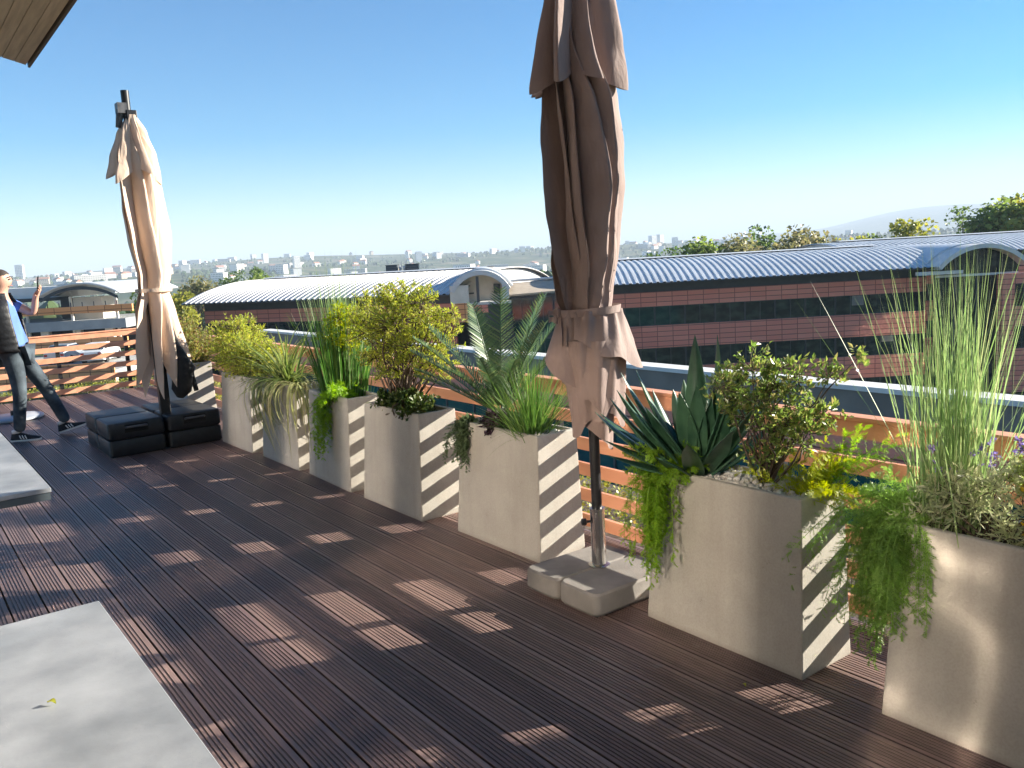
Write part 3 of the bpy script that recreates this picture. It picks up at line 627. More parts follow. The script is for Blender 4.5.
shrub('pale_leaf_plant', 'pale lime leaved sprigs at the right behind the grey herb', 'plant', at(7,.02,-.02), [((0,.0,.24),(.10,.12,.10)),((0,-.16,.28),(.10,.14,.11)),((0,-.28,.2),(.1,.12,.1))], 22, 1500, .030, .015, leafmat('pale_lime_leaf', [(.26,.32,.08),(.34,.40,.14),(.20,.28,.07),(.40,.36,.12)], .4), M_twig, 74, per=9, stem_r=.0025, base_r=.06)
shrub('yellow_flower_plant', 'yellow orange flowers on thin stems at the right edge', 'flower', at(7,-.03,-.06), [((0,.02,.10),(.06,.08,.05)),((-.02,-.12,.16),(.06,.08,.06)),((-.02,.08,.17),(.04,.05,.04))], 12, 170, .026, .014, ML_yfl, M_twig, 75, per=5, stem_r=.002, base_r=.05)
rg = np.random.default_rng(76)
fern('trailing_fern', 'large deep green trailing fern hanging over the left corner of the foremost planter', 'fern', at(7,-.05,.335,ZS+.03), [(PI*.92+rg.normal()*.5, rg.uniform(.1,.8), rg.uniform(.18,.46), rg.uniform(1.9,2.8)) for _ in range(70)]+[(PI*.5+rg.normal()*.5, rg.uniform(.3,1.0), rg.uniform(.15,.28), rg.uniform(.8,1.8)) for _ in range(16)]+[(PI*.5+rg.normal()*.4, rg.uniform(.0,.8), rg.uniform(.22,.55), rg.uniform(1.9,2.6)) for _ in range(40)], ML_mid, 76, nl=44, ll=.030, lw=.0032)

rg = np.random.default_rng(77)
fern('trailing_fern', 'deep green fern filling the gap between the agave planter and the foremost planter', 'fern', at(7,.03,.355,ZS+.03), [(PI*.5+rg.normal()*.6, rg.uniform(-.1,1.0), rg.uniform(.25,.66), rg.uniform(1.8,2.6)) for _ in range(105)], ML_mid, 77, nl=44, ll=.034, lw=.0034)
# ------------------------------------------------------------------ parasols
M_taupe = clothmat('taupe_canvas', (.255,.183,.160), (.31,.228,.200), .08)
M_beige = clothmat('beige_canvas', (.74,.565,.44), (.80,.63,.50), .25)
M_chrome = pmat('brushed_steel', (.62,.60,.57), rough=.22, metal=1.0)
M_mast = pmat('black_mast', (.018,.018,.02), rough=.4, spec=.4)
M_cbase = pmat('grey_concrete_base', (.17,.155,.14), (.235,.215,.195), 7, .8, bump=.15, bscale=120)
def smooth_rows(rows, z):
    rows = sorted(rows); zs = [r[0] for r in rows]
    if z <= zs[0]: return rows[0][1:]
    for a, b in zip(rows[:-1], rows[1:]):
        if z <= b[0]:
            t = (z-a[0])/(b[0]-a[0]); t = t*t*(3-2*t)*.5+t*.5
            return [p+(q-p)*t for p, q in zip(a[1:], b[1:])]
    return rows[-1][1:]
def folded_cloth(rows, nl, seed, u0=0.0, u1=1.0, nu=None, nv=70, hem=None, sharp=1.2, wob=.02, base_tw=0.0, crumple=1.0):
    """rows: (z, r_out, r_in, sweep, cx, cy); pleats lie over each other by 'sweep' radians"""
    rg = np.random.default_rng(seed); amp = rg.uniform(.70,1.16,nl); ph = rg.uniform(-.25,.25,nl); sw = rg.uniform(.6,1.4,nl); zph = rg.uniform(0,6,(nl,3))
    nu = nu or nl*16; zt = max(r[0] for r in rows); zb = min(r[0] for r in rows); P = []
    for j in range(nv+1):
        row = []
        for i in range(nu+1):
            u = u0+(u1-u0)*i/nu; q = u*nl; l = int(math.floor(q+1e-9)) % nl; t = q-math.floor(q+1e-9)
            zlo = zb if hem is None else hem(u, t, l)
            z = zt+(zlo-zt)*j/nv
            ro, ri, swp, cx, cyy = smooth_rows(rows, z)
            w = (1-abs(2*t-1))**sharp
            w = w*(1+.10*math.sin(z*5+zph[l][0])); a_ = amp[l]*(1+.10*math.sin(z*3.1+zph[l][1]))
            # never below the inner wrap
            r = ri+(ro*a_-ri)*w
            an = 2*PI*u+base_tw*(zt-z)
            r += crumple*(.016*mnoise.noise((math.cos(an)*2.6, math.sin(an)*2.6, z*2.6+seed))+.007*mnoise.noise((math.cos(an)*7, math.sin(an)*7, z*6+seed))+.004*mnoise.noise((math.cos(an)*16, math.sin(an)*16, z*9+seed)))
            fi = 2*PI*(u+ph[l]/nl*math.sin(PI*t))+swp*sw[l]*w+base_tw*(zt-z)+wob*math.sin(z*9+zph[l][2])
            row.append((cx+r*math.cos(fi), cyy+r*math.sin(fi), z))
        P.append(row)
    return P
def add_cloth(mb, P): mb.grid(P)
UX, UY = 2.57, 2.89
um = thing('folded_parasol', 'tall taupe parasol closed and tied, in a grey base between the planters', 'parasol', (UX,UY,0))
AC = math.atan2(-UY,-UX)                                # bearing back to the viewer
rt = Vector((math.cos(AC+PI/2), math.sin(AC+PI/2), 0)) # to the viewer's right
# canopy body
mb = MB()
body = [(2.75,.05,.04,.0,0,0),(2.50,.14,.05,.5,0,0),(2.22,.172,.075,.75,0,0),(1.85,.182,.08,.85,0,0),(1.55,.162,.08,.85,0,0),(1.38,.128,.08,.7,0,0),(1.315,.110,.088,.6,0,0),(1.24,.138,.085,1.0,0,0),(1.10,.150,.085,1.0,0,0),(.90,.140,.075,1.0,0,0),(.68,.118,.06,1.0,0,0)]
body = [(z, a, b, c, rt.x*o, rt.y*o) for (z, a, b, c, _, _), o in zip(body, (0,0,.022,.026,.018,.01,.01,.012,.01,.005,0))]
mb.grid(folded_cloth(body, 15, 8, nv=150, nu=420, sharp=.85, hem=lambda u, t, l: 1.17, base_tw=.42))
mb.build('canopy', M_taupe, um, smooth=True)
# flared cape below the tie, its hem sloping down to a pointed corner on the right
mb = MB(); cape = []
for j in range(41):
    row = []
    for i in range(81):
        s = i/80; th = AC-.62+3.4*s                   # viewer's left -> right and round the back
        q = s*3.4/2.3
        hemz = 1.20-.155*min(1,q)**.9+.10*max(0,q-1) + .012*math.sin(s*19)
        z = 1.322+(hemz-1.322)*j/40; k = (1.322-z)
        r = .126+.31*k*(.30+.70*min(1,q))*(1 if q < 1 else max(.3,1-(q-1)*1.6))
        r += .012*math.sin(s*20+k*5)*min(1,k*7)+.010*math.sin(s*44+1+k*10)*max(0,1-k*5)+.012*mnoise.noise((s*6,k*8,1.5))
        row.append((r*math.cos(th)+rt.x*.012, r*math.sin(th)+rt.y*.012, z))
    cape.append(row)
mb.grid(cape)
# left gathered corner hanging as a folded point, dark inside
P = []
for j in range(31):
    row = []
    for i in range(41):
        s = i/40; th = AC-2.7+2.25*s
        zl = 1.24-.115*(s/.5) if s < .5 else 1.125-.17*((s-.5)/.5)
        z = 1.322+(zl-1.322)*j/30; k = 1.322-z
        r = .122+.40*k*math.sin(PI*min(1,s/.98))**1.2+.009*math.sin(s*24+k*6)*max(.2,1-k*5)
        if s > .75: r -= .02*((s-.75)/.25)*min(1,k*6)
        row.append((r*math.cos(th), r*math.sin(th), z))
    P.append(row)
mb.grid(P)
# lower layers crossing under the cape, their hems slanting opposite ways
for th0, th1, r0, fn, sd0 in ((-1.3,1.75,.146,lambda s: 1.0-.24*s+.015*math.sin(s*21),0.0),(-1.5,1.2,.136,lambda s: .735+.20*s**1.3+.02*math.sin(s*17),2.1),(-2.4,2.6,.112,lambda s: .745+.07*math.sin(s*6),4.0)):
    P = []
    for j in range(31):
        row = []
        for i in range(61):
            s = i/60; th = AC+th0+(th1-th0)*s
            zl = fn(s); z = 1.19+(zl-1.19)*j/30; k = 1.19-z
            r = r0-.055*k+.009*math.sin(s*14+k*6+sd0)+.006*math.sin(s*29+sd0)+.012*math.sin(k*7+sd0+s*4)*k
            row.append((r*math.cos(th)+rt.x*.008, r*math.sin(th)+rt.y*.008, z))
        P.append(row)
    mb.grid(P)
mb.build('loose_flap', M_taupe, um, smooth=True)
# upper vent cape
mb = MB()
vent = [(3.02,.02,.018,0,0,0),(2.90,.085,.03,.1,0,0),(2.65,.165,.05,.2,-.006,.005),(2.45,.215,.055,.25,-.014,.01),(2.26,.262,.06,.3,-.02,.015)]
mb.grid(folded_cloth(vent, 8, 12, nv=50, nu=190, sharp=.75, hem=lambda u, t, l: 2.265+.07*abs(2*t-1)**1.5+.02*math.sin(l*1.7)))
mb.build('vent_cape', M_taupe, um, smooth=True)
# tie strap with its knots
mb = MB(); ring = []
for i in range(49):
    a = 2*PI*i/48; rr = .134+.005*math.sin(a*3)
    ring.append([(rr*math.cos(a)+rt.x*.012, rr*math.sin(a)+rt.y*.012, 1.30+.008*math.sin(a-AC)), ((rr+.003)*math.cos(a)+rt.x*.012, (rr+.003)*math.sin(a)+rt.y*.012, 1.333+.008*math.sin(a-AC))])
mb.grid(ring)
st = mb.build('tie_strap', M_taupe, um, smooth=True)
mb = MB()
for sgn, dz in ((-1,0),(-1,-.03)):
    c = rt*(sgn*.125)+Vector((math.cos(AC)*.035, math.sin(AC)*.035, 1.315+dz))
    mb.grid([[c+rt*(sgn*.055*k/6)+Vector((0,0,s*.016*(1+.4*math.sin(k)))) + Vector((math.cos(AC),math.sin(AC),0))*(.012*math.sin(k*1.3+dz*60)) for s in (-1,0,1)] for k in range(7)])
mb.build('strap_end', M_taupe, st, smooth=True)
MB().tube([(0,0,.36),(0,0,2.98)], .024, 20).build('pole', M_mast, um, smooth=True, autosmooth=40)
MB().lathe([(.014,2.98),(.026,3.0),(.03,3.03),(.02,3.06),(.0005,3.07)], 16).build('finial', M_mast, um, smooth=True)
sl = MB().lathe([(.034,.10),(.034,.385),(.037,.388),(.037,.398),(.026,.40)], 28).build('sleeve', M_chrome, um, smooth=True, autosmooth=40)
MB().lathe([(.050,.118),(.050,.124),(.036,.130)], 28).build('flange', M_chrome, um, smooth=True, autosmooth=40)
kd = (-rt+Vector((math.cos(AC),math.sin(AC),0))*.25).normalized()
mb = MB(); kb = Vector((0,0,.335)); mb.tube([kb+kd*.03, kb+kd*.055], .006, 8); mb.tube([kb+kd*.052, kb+kd*.056, kb+kd*.074, kb+kd*.077], [.010,.017,.017,.011], 10)
mb.build('knob', M_mast, sl, smooth=True, autosmooth=40)
bs = empty('base'); bs.parent = um
def rounded(x0, x1, y0, y1, r, n=5):
    P = []
    for cx, cyy, a0 in ((x1-r,y1-r,0),(x0+r,y1-r,PI/2),(x0+r,y0+r,PI),(x1-r,y0+r,1.5*PI)):
        for k in range(n+1): a = a0+PI/2*k/n; P.append((cx+r*math.cos(a), cyy+r*math.sin(a)))
    return P
def slab(mb, x0, x1, y0, y1, z0, z1, r=.035, lip=.010):
    rings = []
    for ins, z in ((.010,z0),(0,z0+.015),(.002,z1-lip),(.006,z1-.005),(lip,z1)):
        rings.append([(x,y,z) for x, y in rounded(x0+ins,x1-ins,y0+ins,y1-ins,r)])
    mb.rings(rings)
for (y0, y1, z1) in ((-.262,-.0025,.116),(.0025,.245,.114)):
    mb = MB(); slab(mb, -.262,.235,y0,y1,.012,z1); mb.build('base_weight', M_cbase, bs, smooth=True, autosmooth=35)
for y in (-.20,.18):
    for x in (-.2,.17): MB().box((x-.03,y-.03,0),(x+.03,y+.03,.014)).build('foot', M_mast, bs)

# far cantilever parasol
VX, VY = 2.06, 8.34
uf = thing('cantilever_parasol', 'closed beige parasol on a dark mast standing over black weights', 'parasol', (VX,VY,0))
AF = math.atan2(-VY,-VX); rf = Vector((math.cos(AF+PI/2), math.sin(AF+PI/2), 0)); ff = Vector((math.cos(AF),math.sin(AF),0))
mb = MB()
b2 = [(2.95,.06,.04,0,0,0),(2.60,.19,.06,.5,0,0),(2.2,.21,.07,.8,0,0),(1.9,.205,.075,.8,0,0),(1.6,.165,.075,.7,0,0),(1.45,.145,.08,.6,0,0),(1.25,.205,.08,.5,0,0),(.9,.255,.09,.4,0,0),(.42,.27,.10,.3,0,0)]
off = {2.95:0,2.60:-.01,2.2:-.02,1.9:0,1.6:.03,1.45:.02,1.25:.02,.9:.02,.42:.0}
b2 = [(z,a,b,c,rf.x*off[z],rf.y*off[z]) for z,a,b,c,_,_ in b2]
def hem2(u, t, l): return .56+.30*abs(2*t-1)**1.1-.10*(l % 3 == 0)+(.55 if l in (5,) else 0)
mb.grid(folded_cloth(b2, 10, 23, nv=90, nu=240, sharp=.95, hem=hem2, base_tw=0.0, crumple=.7))
mb.build('canopy', M_beige, uf, smooth=True)
mb = MB()
v2 = [(3.02,.05,.04,0,0,0),(2.85,.16,.05,.1,0,0),(2.66,.25,.06,.15,0,0),(2.48,.31,.065,.2,0,0)]
mb.grid(folded_cloth(v2, 6, 29, nv=40, nu=150, sharp=.7, hem=lambda u, t, l: 2.47+.13*abs(2*t-1)**1.3-.07*(l % 2)))
mb.build('vent_cape', M_beige, uf, smooth=True)
P = []
for i in range(41):
    a = 2*PI*i/40; rr = .158
    P.append([(rr*math.cos(a)+rf.x*.02, rr*math.sin(a)+rf.y*.02, 1.44), ((rr+.003)*math.cos(a)+rf.x*.02, (rr+.003)*math.sin(a)+rf.y*.02, 1.475)])
MB().grid(P).build('tie_strap', M_beige, uf, smooth=True)
MB().box((-.045,-.035,.02),(.045,.035,3.06)).build('mast', M_mast, uf, bevel=.006)
mb = MB(); tl = -rf*.03
mb.tube([tl+Vector((0,0,2.9)), tl+Vector((0,0,3.23))-rf*.0], .036, 12); mb.build('mast_head', M_mast, uf, smooth=True, autosmooth=40)
mb = MB(); c = -rf*.085+Vector((0,0,3.05)); mb.tube([c-rf*.03+Vector((0,0,-.14)), c+Vector((0,0,0)), c+rf*.07+Vector((0,0,.09))], [.024,.04,.03], 10); mb.box(tuple(c+Vector((-.03,-.05,-.02))), tuple(c+Vector((.05,.05,.07))))
mb.build('tilt_joint', pmat('grey_joint', (.05,.05,.055), (.12,.12,.125), 18, .45), uf, smooth=True, autosmooth=30)
mb = MB(); c = rf*.12+ff*.10
mb.tube([c+Vector((0,0,1.15)), c+rf*.03+Vector((0,0,.95)), c+rf*.08+Vector((0,0,.72)), c+rf*.04+Vector((0,0,.52)), c+rf*.02+Vector((0,0,.45))], [.02,.035,.10,.09,.03], 14)
mb.tube([c+rf*.13+Vector((0,0,.75)), c+rf*.17+Vector((0,0,.50))], .022, 8)
mb.build('crank_cover', pmat('black_fabric', (.010,.010,.012), (.02,.02,.022), 30, .85), uf, smooth=True)
M_wt = pmat('black_plastic_weight', (.012,.013,.015), (.02,.021,.024), 25, .5, bump=.12, bscale=150)
wt = thing('parasol_weights', 'stacked black plastic weight blocks around the foot of the beige parasol', 'weights', (2.0,8.62,0))
for (x0,x1,y0,y1) in ((-.50,-.015,-.50,-.010),(.015,.50,-.50,-.010),(-.50,-.015,.010,.50),(.015,.50,.010,.50)):
    for k in range(2):
        mb = MB(); slab(mb, x0, x1, y0, y1, .005+.155*k, .153+.155*k, r=.03, lip=.016)
        b = mb.build('weight_block', M_wt, wt, smooth=True, autosmooth=35)
        if k == 1 and y0 < -.2:
            xm = (x0+x1)/2
            MB().tube([(xm-.09,y0-.004,.26),(xm-.075,y0-.028,.265),(xm+.075,y0-.028,.265),(xm+.09,y0-.004,.26)], .010, 8).build('handle', pmat('handle_grey', (.10,.10,.11), rough=.35), b, smooth=True)
            MB().box((xm-.1,y0-.003,.215),(xm+.1,y0+.01,.285)).build('recess_shade', M_black, b)  # black plate standing in for the shade of a handle hollow

# ------------------------------------------------------------------ the man
M_skin = pmat('skin', (.50,.27,.19), (.56,.32,.23), 9, .55)
M_jeans = pmat('blue_jeans', (.012,.02,.03), (.075,.10,.12), 6, .85, bump=.3, bscale=60)
M_shirt = pmat('blue_shirt', (.07,.14,.42), (.10,.19,.50), 6, .8)
M_vest = pmat('black_quilted_vest', (.003,.003,.004), (.014,.015,.018), 40, .5, bump=.5, bscale=22)
M_hair = pmat('dark_hair', (.02,.014,.010), (.05,.035,.025), 60, .7)
M_shoe = pmat('black_suede', (.014,.014,.016), rough=.8)
M_white = pmat('white_rubber', (.70,.68,.64), rough=.6)
man = thing('person', 'man in black vest, blue shirt and jeans holding up a phone', 'person', (1.05,9.98,0), R(-22))
V = []; E = []; RD = []
def vert(p, r, parent=None):
    V.append(p); RD.append(r)
    if parent is not None: E.append((parent, len(V)-1))
    return len(V)-1
J = dict(pel=(.02,0,.93), sp=(-.01,0,1.12), ch=(-.03,0,1.32), nb=(-.04,0,1.475), hb=(-.02,0,1.555), hm=(.005,0,1.635), ht=(-.005,0,1.705))
pel = vert(J['pel'], (.15,.115)); sp = vert(J['sp'], (.135,.10), pel); ch = vert(J['ch'], (.155,.11), sp); nb = vert(J['nb'], .062, ch); hb_ = vert(J['hb'], .066, nb); hm = vert(J['hm'], (.082,.096), hb_); ht = vert(J['ht'], (.062,.078), hm)
vert((.098,0,1.615), .014, hm)                         # nose
vert((-.005,.085,1.63), .016, hm); vert((-.005,-.085,1.63), .016, hm)
legs = {}
for s, kn, an, toe in ((-1,(.055,-.105,.50),(.0,-.105,.085),(.14,-.125,.03)), (1,(.235,.10,.52),(.40,.10,.115),(.54,.085,.115))):
    h = vert((.02,s*.092,.88), .088, pel); k = vert(kn, .056, h); a = vert(an, .040, k); legs[s] = ((.02,s*.095,.88), kn, an, toe)
arms = {-1:((-.04,-.195,1.40),(-.17,-.25,1.14),(-.13,-.27,.90)), 1:((-.02,.175,1.40),(.20,.21,1.27),(.255,.14,1.455))}
for s in (-1,1):
    S, El, Wr = arms[s]
    a = vert(S, .058, ch); b = vert(El, .041, a); w = vert(Wr, .029, b)
    hd = (Vector(Wr)-Vector(El)).normalized(); palm = Vector(Wr)+hd*.06
    if s == 1:
        sidev = Vector((.5,.15,.9)).normalized(); curl = Vector((-.25,-.9,.15)).normalized(); hd = Vector((.55,-.25,.62)).normalized(); palm = Vector(Wr)+hd*.05
    else:
        sidev = Vector((1,.1,0)).normalized(); curl = Vector((.2,.9,-.2)).normalized()
    pv = vert(tuple(palm), .03, w)
    for i, (o, L_) in enumerate(((-.027,.068),(-.009,.078),(.009,.074),(.026,.058))):
        b0 = palm+hd*.022+sidev*o
        f1 = vert(tuple(b0), .0095, pv); f2 = vert(tuple(b0+hd*L_*.40+curl*.016), .0085, f1); f3 = vert(tuple(b0+hd*L_*.55+curl*.048), .007, f2)
    t1 = vert(tuple(palm-hd*.02-sidev*.038+curl*.006), .0105, pv); vert(tuple(palm+hd*.022-sidev*.055+curl*.022), .008, t1)
baked_skin('body', V, E, RD, M_skin, man, 2)
# trousers
V2 = [(.02,0,.945)]; E2 = []; R2 = [(.162,.125)]
for s in (-1,1):
    H, K, A, T = legs[s]; i = len(V2)
    mk = [H, tuple((Vector(H)+Vector(K))/2+Vector((.012,0,0))), K, tuple((Vector(K)+Vector(A))/2), A]
    V2 += mk; R2 += [.104,.088,.072,.064,.060]; E2 += [(0,i),(i,i+1),(i+1,i+2),(i+2,i+3),(i+3,i+4)]
baked_skin('jeans', V2, E2, R2, M_jeans, man, 2)
# shirt
V3 = [(.015,0,.93),(0,0,1.12),(-.025,0,1.32),(-.035,0,1.43),(-.04,0,1.485)]; R3 = [(.162,.128),(.150,.118),(.172,.125),(.13,.09),(.072,.07)]; E3 = [(0,1),(1,2),(2,3),(3,4)]
for s in (-1,1):
    S, El, Wr = arms[s]; i = len(V3); V3 += [S, tuple(Vector(S).lerp(Vector(El),.55))]; R3 += [.072,.060]; E3 += [(2,i),(i,i+1)]
baked_skin('shirt', V3, E3, R3, M_shirt, man, 2, root=1)
# open quilted vest with stand-up collar
P = []
for j in range(29):
    t = j/28; z = .915+t*.58; row = []
    for i in range(61):
        s = i/60; a = R(46+6*math.sin(t*3))+(2*PI-2*R(46+6*math.sin(t*3)))*s
        if z < 1.36: rx, ry = .165+.012*math.sin(t*5), .205+.012*math.sin(t*4)
        else: k = min(1,(z-1.36)/.12); rx, ry = .165-.070*k, .205-.10*k
        if z > 1.48: rx += (z-1.48)*.35; ry += (z-1.48)*.35
        q = .007*abs(math.sin(t*PI*9))
        fl = .02*max(0, 1-min(s,1-s)*9)*max(0, 1-t*1.3)
        row.append(((rx+q)*math.cos(a)+fl-.02-.02*t, (ry+q)*math.sin(a)*(1+fl), z))
    P.append(row)
vs = MB().grid(P).build('vest', M_vest, man, smooth=True); so = vs.modifiers.new('solid','SOLIDIFY'); so.thickness = .022; so.offset = 1
# hair, eyes
P = []
for j in range(13):
    ph = PI*.02+PI*.50*j/12; row = []
    for i in range(33):
        a = 2*PI*i/32; back = .5-.5*math.cos(a)
        pz = ph*(0.62+.66*back); row.append((-.010+.097*math.sin(pz)*math.cos(a), .083*math.sin(pz)*math.sin(a), 1.640+.100*math.cos(pz)))
    P.append(row)
MB().grid(P).build('hair', M_hair, man, smooth=True)
for s in (-1,1):
    MB().lathe([(.0005,-.008),(.007,-.005),(.009,0),(.007,.005),(.0005,.008)], 10).build('eye', M_hair, man, smooth=True, loc=(.089,s*.033,1.637))
    MB().tube([(.083,s*.052,1.655),(.093,s*.034,1.662),(.093,s*.018,1.657)], [.004,.006,.004], 6).build('eyebrow', M_hair, man)
MB().tube([(.084,-.028,1.572),(.093,0,1.570),(.084,.028,1.572)], [.003,.005,.003], 6).build('mouth', pmat('lips', (.34,.13,.11), rough=.5), man)
# trainers
for s in (-1,1):
    A, T = Vector(legs[s][2]), Vector(legs[s][3])
    fd = (T-A); pitch = 0 if s == -1 else .24; yaw_ = math.atan2(fd.y, fd.x)
    sh = empty('shoe'); sh.parent = man; sh.location = (A.x-.01, A.y, .0 if s == -1 else .028); sh.rotation_euler = (0,-pitch,yaw_)
    prof = [(-.075,.028,.034),(-.06,.034,.095),(-.01,.036,.102),(.05,.040,.080),(.11,.044,.058),(.17,.040,.046),(.20,.024,.036)]
    rings = []
    for x, w, h in prof: rings.append([(x, w*math.cos(a), .018+ (h-.018)*max(0,math.sin(a)) if math.sin(a) > 0 else .018) for a in [2*PI*k/14 for k in range(14)]])
    MB().rings(rings).build('upper', M_shoe, sh, smooth=True, autosmooth=60)
    sp_ = [(-.085,.0),(-.07,.033),(-.01,.036),(.05,.041),(.12,.047),(.18,.042),(.212,.018),(.216,0)]
    MB().prism(sp_+[(x,-y) for x, y in sp_[::-1][1:-1]], .0, .021).build('sole', M_white, sh, bevel=.004)
    for k in range(3):
        x = .02+.026*k
        for sg in (-1,1):
            MB().tube([(x+.018,sg*.0415,.026),(x+.008,sg*.0405,.045),(x,sg*.034,.063)], .0055, 5).build('stripe', M_white, sh)
    MB().tube([(-.02,0,.085),(-.022,0,.118)], [.040,.040], 12).build('sock', M_white, sh, smooth=True)
# phone in the raised hand
ph = thing('phone', 'dark phone held up in the raised hand of the man', 'phone', (0,0,0))
wp = man.matrix_basis if False else (Matrix.Translation((1.05,9.98,0)) @ Matrix.Rotation(R(-22),4,'Z'))
ph.matrix_world = wp @ Matrix.Translation((.305,.085,1.575)) @ Matrix.Rotation(R(9),4,'Y') @ Matrix.Rotation(R(10),4,'Z')
MB().box((-.0045,-.037,-.075),(.0045,.037,.075)).build('phone_body', pmat('phone_black', (.012,.012,.014), rough=.25), ph, bevel=.003)
MB().box((-.0062,-.034,-.070),(-.0047,.034,.070)).build('screen', pmat('phone_glass', (.02,.025,.035), rough=.08), ph)
# ------------------------------------------------------------------ the offices across the courtyard
GZ = -13.0
M_metal = pmat('standing_seam_roof', (.50,.52,.54), (.58,.60,.62), .6, .48, metal=.0)
M_glare = pmat('sun_glare_roof', (.56,.53,.51), (.64,.61,.58), .6, .45)  # paler, warmer copy of the seam roof; sun glare put into its colour
M_rim = pmat('pale_rim', (.55,.55,.54), (.62,.61,.60), 2, .6)
M_fasc = pmat('slate_fascia', (.020,.028,.036), (.03,.038,.046), 2, .5)
def tile_mat(name, c1, c2, off=0.0):
    m, nt, N, L, P = newmat(name)
    tc = N.new('ShaderNodeTexCoord'); mp = N.new('ShaderNodeMapping'); mp.inputs['Rotation'].default_value = (R(90),0,0); mp.inputs['Location'].default_value = (.02,off,0); L.new(tc.outputs['Object'], mp.inputs['Vector'])
    br = N.new('ShaderNodeTexBrick'); br.offset = 0; br.inputs['Scale'].default_value = 1; br.inputs['Brick Width'].default_value = 1.45; br.inputs['Row Height'].default_value = .46; br.inputs['Mortar Size'].default_value = .03; br.inputs['Mortar Smooth'].default_value = .0; br.inputs['Bias'].default_value = -.1
    br.inputs['Color1'].default_value = col(c1); br.inputs['Color2'].default_value = col(c2); br.inputs['Mortar'].default_value = (c1[0]*.35,c1[1]*.32,c1[2]*.32,1)
    L.new(mp.outputs[0], br.inputs['Vector']); L.new(br.outputs['Color'], P.inputs['Base Color']); P.inputs['Roughness'].default_value = .6
    b = N.new('ShaderNodeBump'); b.inputs['Strength'].default_value = .4; b.inputs['Distance'].default_value = .03; b.invert = True
    L.new(br.outputs['Fac'], b.inputs['Height']); L.new(b.outputs[0], P.inputs['Normal'])
    return m
M_tile = tile_mat('red_terracotta_panel', (.66,.215,.15), (.74,.27,.19))
M_tileo = tile_mat('orange_terracotta_panel', (.62,.27,.10), (.70,.33,.14))
M_cream = pmat('cream_render', (.60,.55,.46), (.68,.63,.54), 1.2, .8)
M_glz = newmat('office_glass')[0]
def glz():
    nt = M_glz.node_tree; N = nt.nodes; L = nt.links; P = N['Principled BSDF']
    tc = N.new('ShaderNodeTexCoord'); mp = N.new('ShaderNodeMapping'); mp.inputs['Scale'].default_value = (.9,.9,1.6); oi = N.new('ShaderNodeObjectInfo')
    va = N.new('ShaderNodeVectorMath'); va.operation = 'ADD'; L.new(tc.outputs['Object'], va.inputs[0]); L.new(oi.outputs['Location'], va.inputs[1]); L.new(va.outputs[0], mp.inputs['Vector'])
    no = N.new('ShaderNodeTexNoise'); no.inputs['Scale'].default_value = 1.1; no.inputs['Detail'].default_value = 4; L.new(mp.outputs[0], no.inputs['Vector'])
    rp = N.new('ShaderNodeValToRGB'); rp.color_ramp.elements[0].position = .42; rp.color_ramp.elements[0].color = (.004,.014,.018,1); rp.color_ramp.elements[1].position = .68; rp.color_ramp.elements[1].color = (.035,.06,.05,1)
    L.new(no.outputs['Fac'], rp.inputs['Fac']); L.new(rp.outputs[0], P.inputs['Base Color']); P.inputs['Roughness'].default_value = .06; P.inputs['Specular IOR Level'].default_value = .4
glz()
M_frame = pmat('dark_frame', (.055,.06,.065), rough=.5)
M_blind = pmat('interior_blind', (.16,.15,.14), (.22,.20,.18), 3, .9)
def window_mesh(w, h, two=True):
    mb = MB(); mb.cur = 1
    mb.box((-w/2,.02,0),(w/2,.05,h)); mb.cur = 0
    t = .05
    for a, b in (((-w/2,-.02,0),(w/2,.018,t)),((-w/2,-.02,h-t),(w/2,.018,h)),((-w/2,-.021,t),(-w/2+t,.018,h-t)),((w/2-t,-.021,t),(w/2,.018,h-t)),((-.025,-.022,t),(.025,.018,h-t))): mb.box(a, b)
    return mb
def vault(L_, z0, z1, dep, over, pitch, n=22, amp=.085, x0=0.0):
    """corrugated shallow barrel roof; the sheet runs along x from x0 to L_, arcs over y from -over to dep+over"""
    span = dep+2*over; rise = z1-z0; P = []
    nx = int((L_-x0)/pitch)
    xs = []
    for k in range(nx):
        a = x0+k*pitch; xs += [(a,0),(a+pitch*.5,0),(a+pitch*.56,amp),(a+pitch*.94,amp)]
    xs.append((x0+nx*pitch,0))
    for j in range(n+1):
        s = j/n; y = -over+span*s; z = z0+rise*(1-abs(2*s-1)**2.3)
        P.append([(x, y, z+h) for x, h in xs])
    return P
